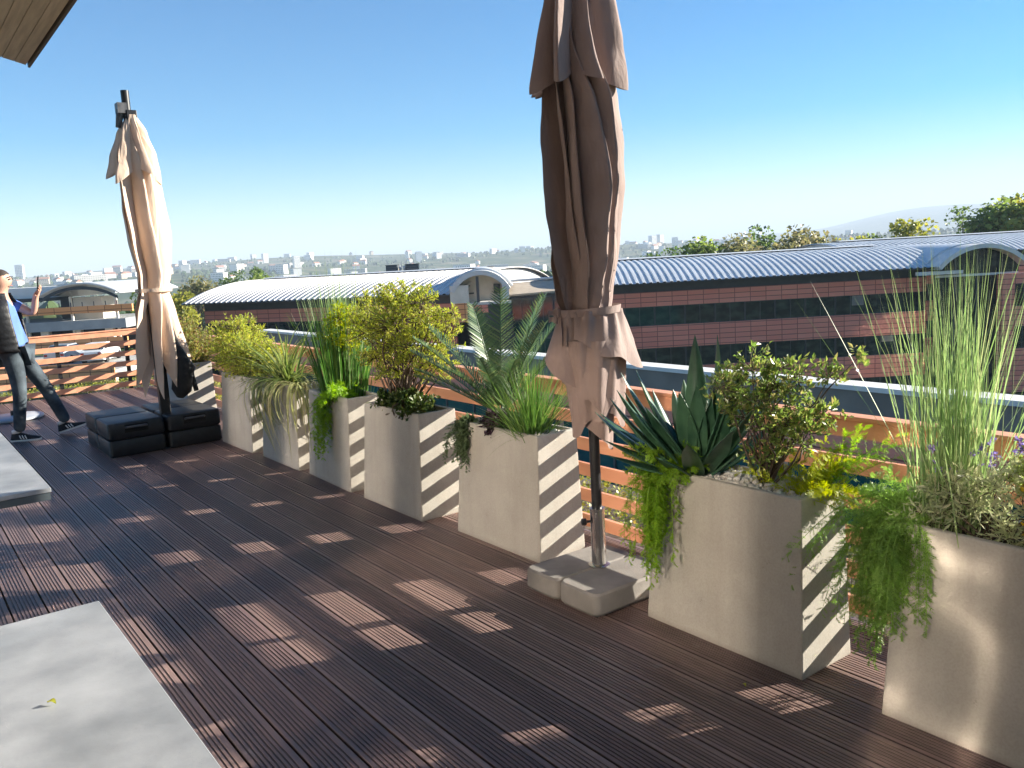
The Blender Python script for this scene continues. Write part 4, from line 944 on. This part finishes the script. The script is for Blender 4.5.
def wing(name, label, r, d, ang, L_, bands, flip=False, pitch=.62, dep=20, zt=-1.40, zr=.58, rmat=None):
    """red panelled office wing: local x along the front, y into the building"""
    o = W(r, d); t = thing(name, label, 'office building', (o.x,o.y,0), -0.632873+ang)
    mb = MB(); mb.grid(vault(L_+1.6, zt, zr, dep, 1.6, pitch, x0=-1.6)); ro = mb.build('roof', rmat or M_metal, t)
    # ridge vent, snow rail
    MB().box((1.0,dep*.5-1.2,zr-.02),(L_-1.2,dep*.5+1.2,zr+.16)).build('ridge_vent', M_fasc, ro)
    MB().grid([[(x, dep*.5-1.35+2.7*k/6, zr+.17+.10*math.sin(PI*k/6)) for x in (.8,L_-1.0)] for k in range(7)]).build('ridge_cap', M_metal, ro)
    MB().tube([(-1.4,.55,zt+.62),(L_+1.4,.55,zt+.62)], .05, 6).build('snow_rail', M_fasc, ro)
    # soffit, gables, walls
    MB().box((-1.5,-1.55,zt-.14),(L_+1.5,dep+1.5,zt-.02)).build('soffit', M_fasc, t)
    for x in (-.9, L_+.7):
        P = [(x,-1.5,zt-.02)]+[(x,-1.5+(dep+3)*k/16, zt-.06+(zr-zt)*(1-abs(2*k/16-1)**2.3)) for k in range(17)]+[(x,dep+1.5,zt-.02)]
        n = len(P); MB().add(P+[(p[0]+.2,p[1],p[2]) for p in P], [tuple(range(n)), tuple(range(2*n-1,n-1,-1))]+[(i,(i+1)%n,n+(i+1)%n,n+i) for i in range(n)]).build('gable', M_rim, t)
    MB().box((.05,.25,GZ),(L_-.05,dep,zt-.15)).build('core_wall', M_fasc, t)
    MB().box((.02,.10,-2.28),(L_-.02,.26,zt-.15)).build('fascia', M_fasc, t)
    for z0, z1 in bands:
        MB().box((0,0,z0),(L_,.22,z1)).build('panel_band', M_tile, t)
    wins = []
    for (z0a, _), (_, z1b) in zip(bands[:-1], bands[1:]):
        h = z0a-z1b; n = max(1, int(round(L_/2.9))); w = L_/n
        for k in range(n):
            if not wins or abs(wins[0][1]-h) > .02 or abs(wins[0][2]-w) > .01:
                ob = window_mesh(w-.04, h).build('window', [M_frame, M_glz], t); wins.insert(0, (ob, h, w))
            else:
                ob = wins[0][0].copy(); COL.objects.link(ob); ob.parent = t
            ob.location = (w*(k+.5), .12, z1b)
            if rnd.random() < .05:
                bh = h*rnd.choice((.3,.5,.75)); sx = rnd.choice((-1,1))
                MB().box((sx*w*.25-w*.20,.008,h-.06-bh),(sx*w*.25+w*.20,.0185,h-.06)).build('blind', M_blind, ob)
    return t
BANDS = [(-3.62,-2.28),(-7.5,-5.42),(-11.4,-9.35)]
wing('office_wing', 'right hand red panelled office wing with a bluish curved metal roof', 8.0, 79.2, 0.0, 30.8, BANDS+[(-13.2,-12.9)])
wing('office_wing', 'left hand red office wing with a curved roof coloured pale for sun glare', -32.6, 92.2, R(-25.0), 30.6, BANDS+[(-13.2,-12.9)], pitch=.70, rmat=M_glare)
# boxes on the left roof
for r, d, w, lab in ((-12.6,96,1.25,'left one of two dark plant boxes on the left office roof'),(-10.3,96,1.5,'right one of two dark plant boxes on the left office roof')):
    o = W(r,d); b = thing('roof_plant', lab, 'roof unit', (o.x,o.y,.3), -.632873)
    MB().box((-w/2,-.6,0),(w/2,.6,1.15)).build('housing', pmat('dark_teal_box', (.015,.03,.04), rough=.5), b, bevel=.03); MB().box((-w/2-.05,-.65,1.152),(w/2+.05,.65,1.22)).build('lid', M_fasc, b)
    for k in range(4): MB().box((-w/2+.1,-.62,.2+.22*k),(w/2-.1,-.602,.3+.22*k)).build('louvre', M_frame, b)
o = W(-11.45,96); b = thing('roof_vent', 'pale ducts between the two dark plant boxes', 'roof unit', (o.x,o.y,.3), -.632873)
for k in range(2): MB().tube([(-.25+.5*k,0,.1),(-.25+.5*k,0,.75),(-.25+.5*k,-.3,.95)], .16, 12).build('duct', M_rim, b, smooth=True)
# arched pavilions
def arch_ring(mb, w, zf, zp, y0, y1, th, n=28):
    """segmental arch band from -w/2 to w/2"""
    h = zp-zf; rr = (w*w/4+h*h)/(2*h); a0 = math.asin(min(1,w/2/rr)); inn, out = [], []
    for k in range(n+1):
        a = -a0+2*a0*k/n; out.append((rr*math.sin(a), zp-rr+rr*math.cos(a))); inn.append(((rr-th)*math.sin(a), zp-rr+(rr-th)*math.cos(a)))
    prof = [[(x,y0,z) for x,z in out],[(x,y1,z) for x,z in out],[(x,y1,z) for x,z in inn],[(x,y0,z) for x,z in inn],[(x,y0,z) for x,z in out]]
    mb.grid(prof); return inn
def arch_fill(inn, y, zb):
    x0, x1 = inn[0][0], inn[-1][0]; P = [(x0,y,zb)]+[(x,y,z) for x,z in inn]+[(x1,y,zb)]
    mb = MB(); mb.add(P+[(p[0],p[1]+.15,p[2]) for p in P], [tuple(range(len(P)))[::-1], tuple(range(len(P),2*len(P)))]+[(i,(i+1)%len(P),len(P)+(i+1)%len(P),len(P)+i) for i in range(len(P))]); return mb
o = W(-2.35,76.3); t = thing('arched_porch', 'cream arched porch where the two office wings meet', 'porch', (o.x,o.y,0), -.632873)
mb = MB(); inn = arch_ring(mb, 5.4, -1.1, .62, 0, 3.6, .42); mb.build('arch', M_rim, t, smooth=True, autosmooth=40)
mb = MB(); arch_ring(mb, 5.9, -1.0, .78, 3.6, 14, .2); mb.build('roof', M_metal, t, smooth=True, autosmooth=40)
arch_fill(inn, 3.3, -2.4).build('back_wall', M_cream, t)
MB().box((-2.72,.1,-2.2),(-1.05,.5,-.62)).build('wall', M_cream, t); MB().box((-2.70,.09,-3.9),(-1.25,.6,-2.21)).build('tiled_pier', M_tileo, t)
MB().box((-.35,.06,-2.2),(-.10,.3,.1)).build('post', M_frame, t); MB().box((1.95,.02,-2.0),(2.55,.5,-.72)).build('pier', M_rim, t)
MB().box((1.15,2.9,-1.6),(1.75,3.28,-.75)).build('vent_grille', M_fasc, t)
MB().box((-2.65,.6,-2.45),(2.7,3.3,-2.22)).build('floor_slab', M_rim, t); MB().box((-1.2,.62,GZ),(2.7,3.2,-2.46)).build('core_wall', M_fasc, t)
MB().box((-1.05,.58,-3.2),(.6,.70,-2.47)).build('panel_band', M_tile, t)
o = W(.3,78.0); t = thing('link_block', 'low dark glazed link with a flat tan roof between porch and right office wing', 'building', (o.x,o.y,0), -.632873)
MB().box((0,.2,GZ),(7.8,8,-1.95)).build('core_wall', M_fasc, t)
MB().add([(-.2,-.2,-1.9),(7.7,-.2,-1.62),(7.7,8,-.95),(-.2,8,-1.1),(-.2,-.2,-1.75),(7.7,-.2,-1.47),(7.7,8,-.80),(-.2,8,-.95)], [(0,3,2,1),(4,5,6,7),(0,1,5,4),(1,2,6,5),(2,3,7,6),(3,0,4,7)]).build('roof', pmat('tan_roof', (.38,.31,.23), (.46,.38,.29), 1.5, .85), t)
MB().tube([(-.2,7.9,-.72),(7.7,7.9,-.60)], .13, 8).build('parapet', M_rim, t)
for k in range(4):
    for z in (-5.4,-9.2):
        window_mesh(1.85, 3.3).build('window', [M_frame, M_glz], t, loc=(1.0+1.93*k,.16,z))
o = W(42.4,76.0); t = thing('arched_entrance', 'big arched glass entrance at the right end of the offices', 'entrance', (o.x,o.y,0), -.632873)
mb = MB(); inn = arch_ring(mb, 8.2, -1.35, .50, 0, 2.4, .38); mb.build('arch', M_rim, t, smooth=True, autosmooth=40)
mb = MB(); arch_ring(mb, 8.6, -1.3, .60, 2.4, 22, .15); mb.build('roof', M_metal, t, smooth=True, autosmooth=40)
arch_fill(inn, 1.4, GZ).build('glazing', M_glz, t)
for x in (-2.0,0.0,2.0): MB().box((x-.06,1.25,GZ),(x+.06,1.38,-.4)).build('mullion', M_frame, t)
MB().box((-3.7,1.2,-2.35),(3.7,1.36,-2.15)).build('transom', M_rim, t)
MB().box((-5.6,.6,-2.05),(-1.6,1.2,-1.75)).build('canopy', M_rim, t)
MB().box((1.75,.2,GZ),(9.0,1.15,-2.3)).build('panel_wall', M_tile, t)
for k in range(2):
    for z in (-5.2,-9.0): window_mesh(1.5,2.0).build('window', [M_frame, M_glz], t, loc=(3.6+3.0*k,.18,z))
wing('office_wing', 'farther office wing whose bluish roof runs on behind the arched entrance', 37.5, 90.0, R(6), 46, BANDS, dep=16, zt=-.55, zr=1.15)
# ------------------------------------------------------------------ covered walkway in the courtyard
t = thing('covered_walkway', 'low covered walkway with a pale flat roof edge crossing the courtyard', 'walkway', (26.6,2,0))
LW = 71
MB().box((0,-14,-3.60),(1.0,LW,-3.43)).build('roof', pmat('pale_membrane', (.60,.60,.58), (.70,.69,.67), .8, .7), t)
MB().box((.12,-14,-4.75),(.9,LW,-3.603)).build('fascia', pmat('grey_fascia', (.17,.15,.13), (.22,.195,.17), .7, .7), t)
mt = M_tile.copy(); mt.node_tree.nodes['Mapping'].inputs['Rotation'].default_value = (R(90),0,R(90))
MB().box((.05,-14,-6.3),(1.8,LW,-4.76)).build('panel_band', mt, t)
M_teal = pmat('teal_glass', (.006,.06,.062), (.012,.10,.09), .5, .12)
MB().box((.25,-14,GZ+.3),(1.8,LW,-6.31)).build('glazing', M_teal, t)
for k in range(29): MB().box((.16,-13.9+k*2.9,GZ+.3),(.26,-13.8+k*2.9,-6.31)).build('mullion', M_frame, t)
MB().box((.14,-14,-9.6),(.24,LW,-9.4)).build('transom', M_frame, t)
MB().box((.1,-14,GZ),(1.8,LW,GZ+.29)).build('plinth', M_fasc, t)

# ------------------------------------------------------------------ car park building and cars at the far left
o = W(-33.2,74.0); t = thing('vaulted_building', 'pale building at the far left with a shallow vaulted canopy and orange balcony bands', 'building', (o.x,o.y,0), -.632873)
P = []
for j in range(21):
    s = j/20; P.append([(-6.6+7.0*s, y, .42+.95*(1-abs(2*s-1)**2.2)) for y in (-1.0,0,6,12)])
ro = MB().grid(P).build('vault_roof', M_metal, t, smooth=True); so = ro.modifiers.new('solid','SOLIDIFY'); so.thickness = .14; so.offset = -1
P2 = [(-6.4+6.6*k/20, .25+.95*(1-abs(2*k/20-1)**2.2)) for k in range(21)]
MB().grid([[(x,-.9,z),(x,-.9,z-.28)] for x, z in P2]).build('dark_rim', M_fasc, t)
MB().box((-34,2.5,.30),(-5.5,16,1.30)).build('flat_roof', pmat('white_roof', (.66,.65,.62), (.74,.73,.70), .5, .6), t)
MB().box((-34,2.0,.05),(-5.6,2.48,.36)).build('eave_band', M_fasc, t)
for k in range(9):
    x = -.6-k*3.9; MB().box((x-.09,.3,-3.6),(x+.09,.5,.35 if k < 2 else .05)).build('column', M_cream, t)
MB().box((-4.9,1.6,-2.0),(-2.4,4,.2)).build('stair_block', M_cream, t); MB().box((-6.1,1.8,-1.6),(-4.92,4,.2)).build('dark_panel', M_fasc, t)
MB().box((-34,.0,-1.12),(.9,.28,-.52)).build('balcony_band', M_tileo, t)
MB().box((-34,-.2,-2.52),(.3,9,-1.72)).build('slab', pmat('grey_slab', (.24,.26,.27), (.31,.32,.32), .8, .8), t)
MB().box((-34,3.0,-4.6),(.1,8.9,-2.53)).build('recess_wall', M_fasc, t)
for k in range(12):
    x = -1.5-k*2.8; MB().box((x-.35,.4,-4.3),(x+.35,.9,-2.53)).build('pier', M_cream, t)
MB().box((-34,-.1,-4.25),(.2,.18,-3.3)).build('balcony_band', M_tileo, t)
for k in range(34): MB().box((-.4-k-.03,.10,-.52),(-.4-k+.03,.16,-.15)).build('baluster', M_frame, t)
t2 = thing('parking_deck', 'raised parking deck with an orange parapet below the vaulted building', 'parking deck', (*W(-33.2,58.5)[:2],0), -.632873)
MB().box((-30,0,-4.95),(6,15,-4.55)).build('slab', M_conc, t2)
MB().box((-30,-.12,-5.3),(6,-.005,-4.0)).build('parapet', M_tileo, t2)
for k in range(10): MB().box((-29+k*3.8,.5,GZ),(-28.5+k*3.8,1.0,-4.96)).build('pier', M_cream, t2)
MB().box((-30,8,GZ),(6,15,-4.96)).build('back_wall', M_fasc, t2)
# parked cars
M_tyre = pmat('tyre', (.02,.02,.02), rough=.85); M_cargl = pmat('car_glass', (.015,.02,.025), rough=.06); M_lamp = pmat('lamp_red', (.35,.02,.02), rough=.25)
def car(paint, label, r, d, z, rz):
    o = W(r,d,z); t = thing('parked_car', label, 'car', o, -.632873+rz, 'cars on the parking deck')
    def ringx(x, w, zlo, zhi): return [(x,-w,zlo),(x,w,zlo),(x,w*1.0,zlo+(zhi-zlo)*.6),(x,w*.93,zhi),(x,-w*.93,zhi),(x,-w,zlo+(zhi-zlo)*.6)]
    mb = MB(); mb.rings([ringx(-2.15,.80,.38,.88),ringx(-2.0,.87,.24,.98),(ringx(-.9,.90,.2,.98)),ringx(.8,.90,.2,.96),ringx(1.8,.86,.22,.84),ringx(2.1,.76,.34,.70)])
    mb.rings([[(x,-w,z0),(x,w,z0),(x2,w*.8,z1),(x2,-w*.8,z1)] for x,x2,w,z0,z1 in ((-2.0,-1.55,.80,.96,1.0),(-1.7,-1.3,.82,.97,1.44),(.2,.1,.82,.97,1.46),(1.05,.9,.80,.95,.98))])
    b = mb.build('body', paint, t, smooth=True, autosmooth=28)
    mb = MB(); mb.add([(-1.93,-.66,1.02),(-1.93,.66,1.02),(-1.50,.58,1.38),(-1.50,-.58,1.38)], [(0,1,2,3)]); mb.add([(.94,-.66,1.02),(.94,.66,1.02),(.28,.60,1.40),(.28,-.60,1.40)], [(3,2,1,0)])
    for s in (-1,1): mb.add([(-1.45,s*.835,1.04),(.6,s*.835,1.04),(.1,s*.735,1.38),(-1.2,s*.735,1.38)], [(0,1,2,3)])
    mb.build('glass', M_cargl, b)
    for x in (-1.35,1.35):
        for s in (-1,1): MB().tube([(x,s*.70,.32),(x,s*.92,.32)], .32, 16).build('wheel', M_tyre, t, smooth=True, autosmooth=40)
    for s in (-1,1): MB().box((-2.17,s*.62-.12,.66),(-2.05,s*.62+.12,.82)).build('tail_lamp', M_lamp, t)
M_wcar = pmat('white_paint', (.72,.72,.71), rough=.3); M_scar = pmat('silver_paint', (.45,.46,.47), rough=.3, metal=.4); M_dcar = pmat('dark_paint', (.03,.035,.045), rough=.25)
car(M_wcar, 'white car parked at the right end of the parking deck', -31.6, 66, -4.55, R(96))
car(M_scar, 'silver car parked beside the white one on the parking deck', -34.4, 66.5, -4.55, R(90))
car(M_dcar, 'dark car parked at the left on the parking deck', -40.5, 66.5, -4.55, R(90))

# ------------------------------------------------------------------ courtyard, ground, hills
M_lawn = pmat('lawn', (.035,.12,.05), (.06,.17,.06), .6, .9, bump=.4, bscale=8)
M_pave = pmat('pale_paving', (.36,.34,.31), (.44,.42,.39), .8, .85)
M_road = pmat('asphalt', (.045,.045,.047), (.06,.06,.06), 1.5, .9)
MB().box((4.2,-30,GZ-.4),(26.5,120,GZ+.02)).build('lawn', M_lawn).__setitem__('kind','structure')
def strip(name, pts, w, m, z):
    mb = MB(); P = []
    for i, p in enumerate(pts):
        a = Vector(pts[max(0,i-1)]); b = Vector(pts[min(len(pts)-1,i+1)]); t = (b-a).normalized(); n = Vector((-t.y,t.x)); q = Vector(p)
        P.append([(q.x+n.x*w/2, q.y+n.y*w/2, z), (q.x-n.x*w/2, q.y-n.y*w/2, z)])
    o = mb.grid(P).build(name, m); tag(o, kind='structure')
strip('path', [(11,-30),(11.5,0),(13,30),(11,60),(6,90)], 2.4, M_pave, GZ+.03)
strip('forecourt', [tuple(W(-60,32)[:2]), tuple(W(-30,34)[:2]), tuple(W(-8,40)[:2])], 22, M_pave, GZ+.028)
strip('road', [tuple(W(-90,50)[:2]), tuple(W(-30,50)[:2]), tuple(W(-16,62)[:2]), tuple(W(-14,75)[:2])], 6, M_road, GZ+.034)
# land: one sheet out to the horizon
def smooth01(t): t = max(0,min(1,t)); return t*t*(3-2*t)
def land(r, th):
    """height at distance r on bearing th (radians from the courtyard axis, + right)"""
    h = GZ-.1
    h -= 26*smooth01((r-220)/700)
    h += (52+34*math.exp(-((th+.30)/.22)**2)-14*math.exp(-((th-.35)/.25)**2))*smooth01((r-1200)/2500)
    h += 14*math.sin(r*.0021+th*6)*smooth01((r-700)/900)+9*math.sin(r*.0046-th*11)*smooth01((r-700)/900)
    far = smooth01((r-6000)/5000)
    prof = 30+8*math.sin(th*17)+6*math.sin(th*31+1)
    prof += 190*math.exp(-((th-.44)/.10)**2)+210*math.exp(-((th-.60)/.14)**2)+60*math.exp(-((th-.29)/.05)**2)+40*math.exp(-((th-.12)/.12)**2)
    h += far*prof
    return h
rads = [0,40,90,150,220,300,400,520,660,820,1000,1200,1400,1600,1850,2100,2400,2700,3000,3400,3800,4300,5000,5800,6800,7800,8800,9800,10800,12000,13500,15000]
nth = 420; P = []
for r in rads:
    P.append([tuple(W(r*math.sin(a), r*math.cos(a), land(r, a if a <= PI else a-2*PI))) for a in [2*PI*k/nth for k in range(nth+1)]])
M_land, nt, N, L, Pn = newmat('land')
tc = N.new('ShaderNodeTexCoord'); no = N.new('ShaderNodeTexNoise'); no.inputs['Scale'].default_value = .012; no.inputs['Detail'].default_value = 9; L.new(tc.outputs['Object'], no.inputs['Vector'])
rp = N.new('ShaderNodeValToRGB'); e = rp.color_ramp.elements; e[0].position = .36; e[0].color = (.035,.060,.022,1); e[1].position = .66; e[1].color = (.20,.17,.11,1); q = e.new(.52); q.color = (.07,.09,.035,1)
L.new(no.outputs['Fac'], rp.inputs['Fac']); L.new(rp.outputs[0], Pn.inputs['Base Color']); Pn.inputs['Roughness'].default_value = .95; Pn.inputs['Specular IOR Level'].default_value = .1
tag(MB().grid(P).build('ground', M_land, smooth=True), kind='structure')

# ------------------------------------------------------------------ trees
M_bark = pmat('bark', (.07,.05,.035), (.11,.08,.06), 3, .9)
def crown_mats():
    return [leafmat('tree_leaf_dark', [(.07,.12,.04),(.11,.17,.05),(.16,.20,.06)], .45),
            leafmat('tree_leaf_mid', [(.14,.20,.05),(.20,.26,.07),(.26,.30,.09)], .5),
            leafmat('tree_leaf_yellow', [(.22,.24,.05),(.30,.30,.06),(.36,.33,.08)], .42),
            leafmat('tree_leaf_olive', [(.16,.17,.08),(.22,.21,.09),(.29,.24,.12)], .4)]
TM = crown_mats()
def tree_proto(seed, h, rad, mat, n=4200, ls=.46, conical=False):
    rg = np.random.default_rng(seed); t = empty('tree'); tr, cr = MB(), MB()
    tr.tube([(0,0,-.5),(.1,.05,h*.25),(-.05,.1,h*.5),(.1,0,h*.78)], [h*.028,h*.02,h*.014,h*.004], 8)
    cl = []
    for k in range(26):
        a = rg.uniform(0,2*PI); zz = rg.uniform(.28,.98); w = rad*(math.sin(PI*min(1,(zz-.18)/.82)**.8)**.6 if not conical else (1.05-zz)*1.1)
        q = w*rg.uniform(.35,1.0); c = Vector((math.cos(a)*q, math.sin(a)*q, zz*h)); cl.append((c, rad*rg.uniform(.22,.42)))
        b = Vector((0,0,h*max(.2,zz-.25))); tr.tube([b, b.lerp(c,.5)+Vector((0,0,.3)), c], [h*.008,h*.005,h*.002], 5)
    for c, s in cl:
        for _ in range(n//26):
            p = c+rdir(rg)*s*(rg.uniform(0,1)**.5); d = (rdir(rg)+Vector((0,0,.2))).normalized(); u = d.cross(rdir(rg)).normalized(); z = ls*rg.uniform(.6,1.4)
            cr.add([p-d*z*.5, p+u*z*.35, p+d*z*.5, p-u*z*.35], [(0,1,2,3)])
    tr.build('trunk', M_bark, t, smooth=True); cr.build('crown', mat, t); return t
protos = [tree_proto(81,15,5.0,TM[0]), tree_proto(82,13,4.6,TM[1]), tree_proto(83,12,4.4,TM[2]), tree_proto(84,13,5.2,TM[3]), tree_proto(85,16,3.4,TM[0],conical=True)]
used = set()
def tree(k, r, d, top, label, spread=1.0, seed=0):
    zb = land(math.hypot(r,d), math.atan2(r,d)); hs = [15,13,12,13,16][k]; s = (top-zb)/hs/.98
    o = protos[k] if k not in used else copy_tree(protos[k]); used.add(k)
    o.location = W(r,d,zb); o.scale = (s*spread,s*spread,s); o.rotation_euler = (0,0,(seed*1.7) % 6.28); tag(o, label, 'tree', 'trees around the offices')
TR = [(1,26.5,116,3.0,'round bright green tree just right of the taupe parasol above the roof'),(0,20.5,122,1.4,'small dark tree low beside the taupe parasol above the roof'),
 (0,23.5,124,2.0,'dark tree between the small one and the round bright tree above the roof'),
 (3,33.0,118,3.2,'olive tree at the left of the broad grove above the right roof'),(0,36.5,122,4.1,'dark tall crown in the middle of the broad grove above the right roof'),(3,40.5,120,3.9,'olive brown crown right of the tall dark one in the grove'),
 (3,46.0,122,2.9,'low olive crown at the right end of the grove'),(2,50.0,126,2.2,'yellowish small tree behind the end of the right roof'),(1,57.0,132,2.3,'small green tree above the far roof left of the arch'),
 (2,62.5,130,3.0,'yellow green tree above the far roof just left of the arch'),(0,66.0,124,3.9,'dark green tree above the arch peak'),(1,70.5,122,4.6,'mid green tree right of the arch peak'),
 (2,73.5,121,5.3,'tall yellow green tree near the right edge'),(1,78.0,120,6.6,'tallest green tree cut by the right edge'),(0,76.0,128,5.0,'dark tree behind the tallest one at the right edge'),
 (3,-54,150,.4,'brownish tree just right of the beige parasol'),(2,-49.5,118,-1.6,'yellow green tree in front of the left roof end'),(0,-50.5,160,.9,'dark tree above the left roof end'),(4,-47.5,165,1.6,'pointed dark tree above the left roof end'),
 (0,-45.5,160,.8,'dark tree right of the pointed one above the left office roof'),(1,-42.0,150,.2,'green tree low above the left office roof'),(0,-58,140,.6,'dark tree left behind the beige parasol'),
 (2,-41.5,108,-1.2,'yellow green tree behind the vaulted canopy at the far left'),(1,-46.0,112,-.4,'green tree behind the vaulted canopy left of the yellow one'),(0,-30,110,-2.6,'dark tree in the gap between the left buildings')]
for i, (k,r,d,top,lab) in enumerate(TR): tree(k, r, d, top-(1.3 if 0 < r < 60 else 0), lab, 1.15, i)
# courtyard shrubs seen through the gaps of the railing
for i in range(9):
    r_ = np.random.default_rng(200+i); 
    x, y = [(7,6),(9.5,11),(6.5,15),(9,21),(7,27),(9.5,33),(6.8,40),(9,48),(7.4,56)][i]
    sh = copy_tree(protos[(0,1,3)[i % 3]]); sh.name = 'courtyard_shrub'; sh.location = (x,y,GZ); s = .22+.05*(i % 3); sh.scale = (s*1.5,s*1.5,s); sh.rotation_euler = (0,0,i*1.3); tag(sh, 'clipped shrub on the courtyard lawn below the terrace', 'shrub', 'shrubs on the courtyard lawn')

# far woods on the valley side: one mass
def wood(seed, n):
    rg = np.random.default_rng(seed); mb = MB()
    for _ in range(n):
        r = 260+rg.uniform(0,1)**1.3*3600; a = rg.uniform(-.66,.66)
        if math.sin(a*23+r*.004)+math.sin(r*.009-a*9) < -.1: continue
        z = land(r,a); s = rg.uniform(3.5,7); c = W(r*math.sin(a), r*math.cos(a), z+s*.7)
        vs = [c+Vector((0,0,s*.9))]
        for k in range(6): b = 2*PI*k/6+rg.uniform(-.3,.3); q = s*rg.uniform(.7,1.15); vs.append(c+Vector((math.cos(b)*q, math.sin(b)*q, s*rg.uniform(-.1,.5))))
        for k in range(6): b = 2*PI*k/6; vs.append(c+Vector((math.cos(b)*s*.8, math.sin(b)*s*.8, -s*.8)))
        mb.add(vs, [(0,1+k,1+(k+1)%6) for k in range(6)]+[(1+k,7+k,7+(k+1)%6,1+(k+1)%6) for k in range(6)])
    return mb
tag(wood(91,7000).build('distant_woods', leafmat('far_foliage', [(.025,.05,.018),(.05,.085,.025),(.09,.11,.04)], 0)), 'distant woods between the houses of the town', 'woods', kind='stuff')
# far town
M_fw = pmat('far_render', (.80,.78,.74), rough=.8); M_fr = pmat('far_roof', (.36,.17,.11), rough=.85); M_fg = pmat('far_flat_roof', (.45,.44,.42), rough=.85); M_fc = pmat('far_cream', (.60,.50,.38), rough=.8)
def far_house(w, l, h, wall, roof, pitched):
    mb = MB(); mb.box((-l/2,-w/2,-4),(l/2,w/2,h)); mb.cur = 1
    if pitched: mb.add([(-l/2-.3,-w/2-.4,h),(l/2+.3,-w/2-.4,h),(l/2+.3,w/2+.4,h),(-l/2-.3,w/2+.4,h),(-l/2,0,h+w*.3),(l/2,0,h+w*.3)], [(0,1,5,4),(2,3,4,5),(0,4,3),(1,2,5)])
    else: mb.box((-l/2-.2,-w/2-.2,h),(l/2+.2,w/2+.2,h+.5))
    mb.cur = 2; n = int(l/3)
    for s in (-1,1):
        for k in range(n):
            for f in range(int(h/3)): mb.box((-l/2+1+k*3, s*w/2-.03 if s > 0 else -w/2-.03, 1+3*f),(-l/2+2.3+k*3, s*w/2+.03, 2.4+3*f))
    return mb.build('town_house', [wall, roof, M_frame])
hp = [far_house(11,16,7,M_fw,M_fr,True), far_house(14,26,13,M_fw,M_fg,False), far_house(12,20,10,M_fc,M_fr,True), far_house(15,15,26,M_fw,M_fg,False), far_house(18,44,9,M_fg,M_fw,False)]
HL = ['pale house with a red roof in the distant town','long white flat roofed block in the distant town','cream house with a red roof in the distant town','white tower block in the distant town','wide grey hall in the distant town']
rg = np.random.default_rng(95); first = set()
for i in range(285):
    a = rg.uniform(-.62,.20) if i < 255 else rg.uniform(.2,.4); r = rg.uniform(1750,4000); k = rg.choice(5, p=[.34,.30,.18,.06,.12]); k = 1 if (k == 3 and r < 2600) else k
    o = hp[k] if k not in first else hp[k].copy()
    if k in first: COL.objects.link(o)
    first.add(k); o.location = W(r*math.sin(a), r*math.cos(a), land(r,a)); o.rotation_euler = (0,0,rg.uniform(0,PI)); s = rg.uniform(.9,1.5); o.scale = (s,s,s*rg.uniform(.9,1.2)); tag(o, HL[k], 'house', HL[k].split(' in the')[0]+' group')
# air
mb = MB(); mb.box((-16500,-16500,-70),(16500,16500,420))
hz = newmat('haze_air')[0]; nt = hz.node_tree; nt.nodes.remove(nt.nodes['Principled BSDF']); pv = nt.nodes.new('ShaderNodeVolumePrincipled'); pv.inputs['Color'].default_value = (.66,.78,.92,1); pv.inputs['Density'].default_value = 1.8e-4; pv.inputs['Anisotropy'].default_value = 0.0
nt.links.new(pv.outputs[0], nt.nodes['Material Output'].inputs['Volume'])
if HAZE: tag(mb.build('haze', hz), 'pale summer haze over the valley', 'haze', kind='stuff')
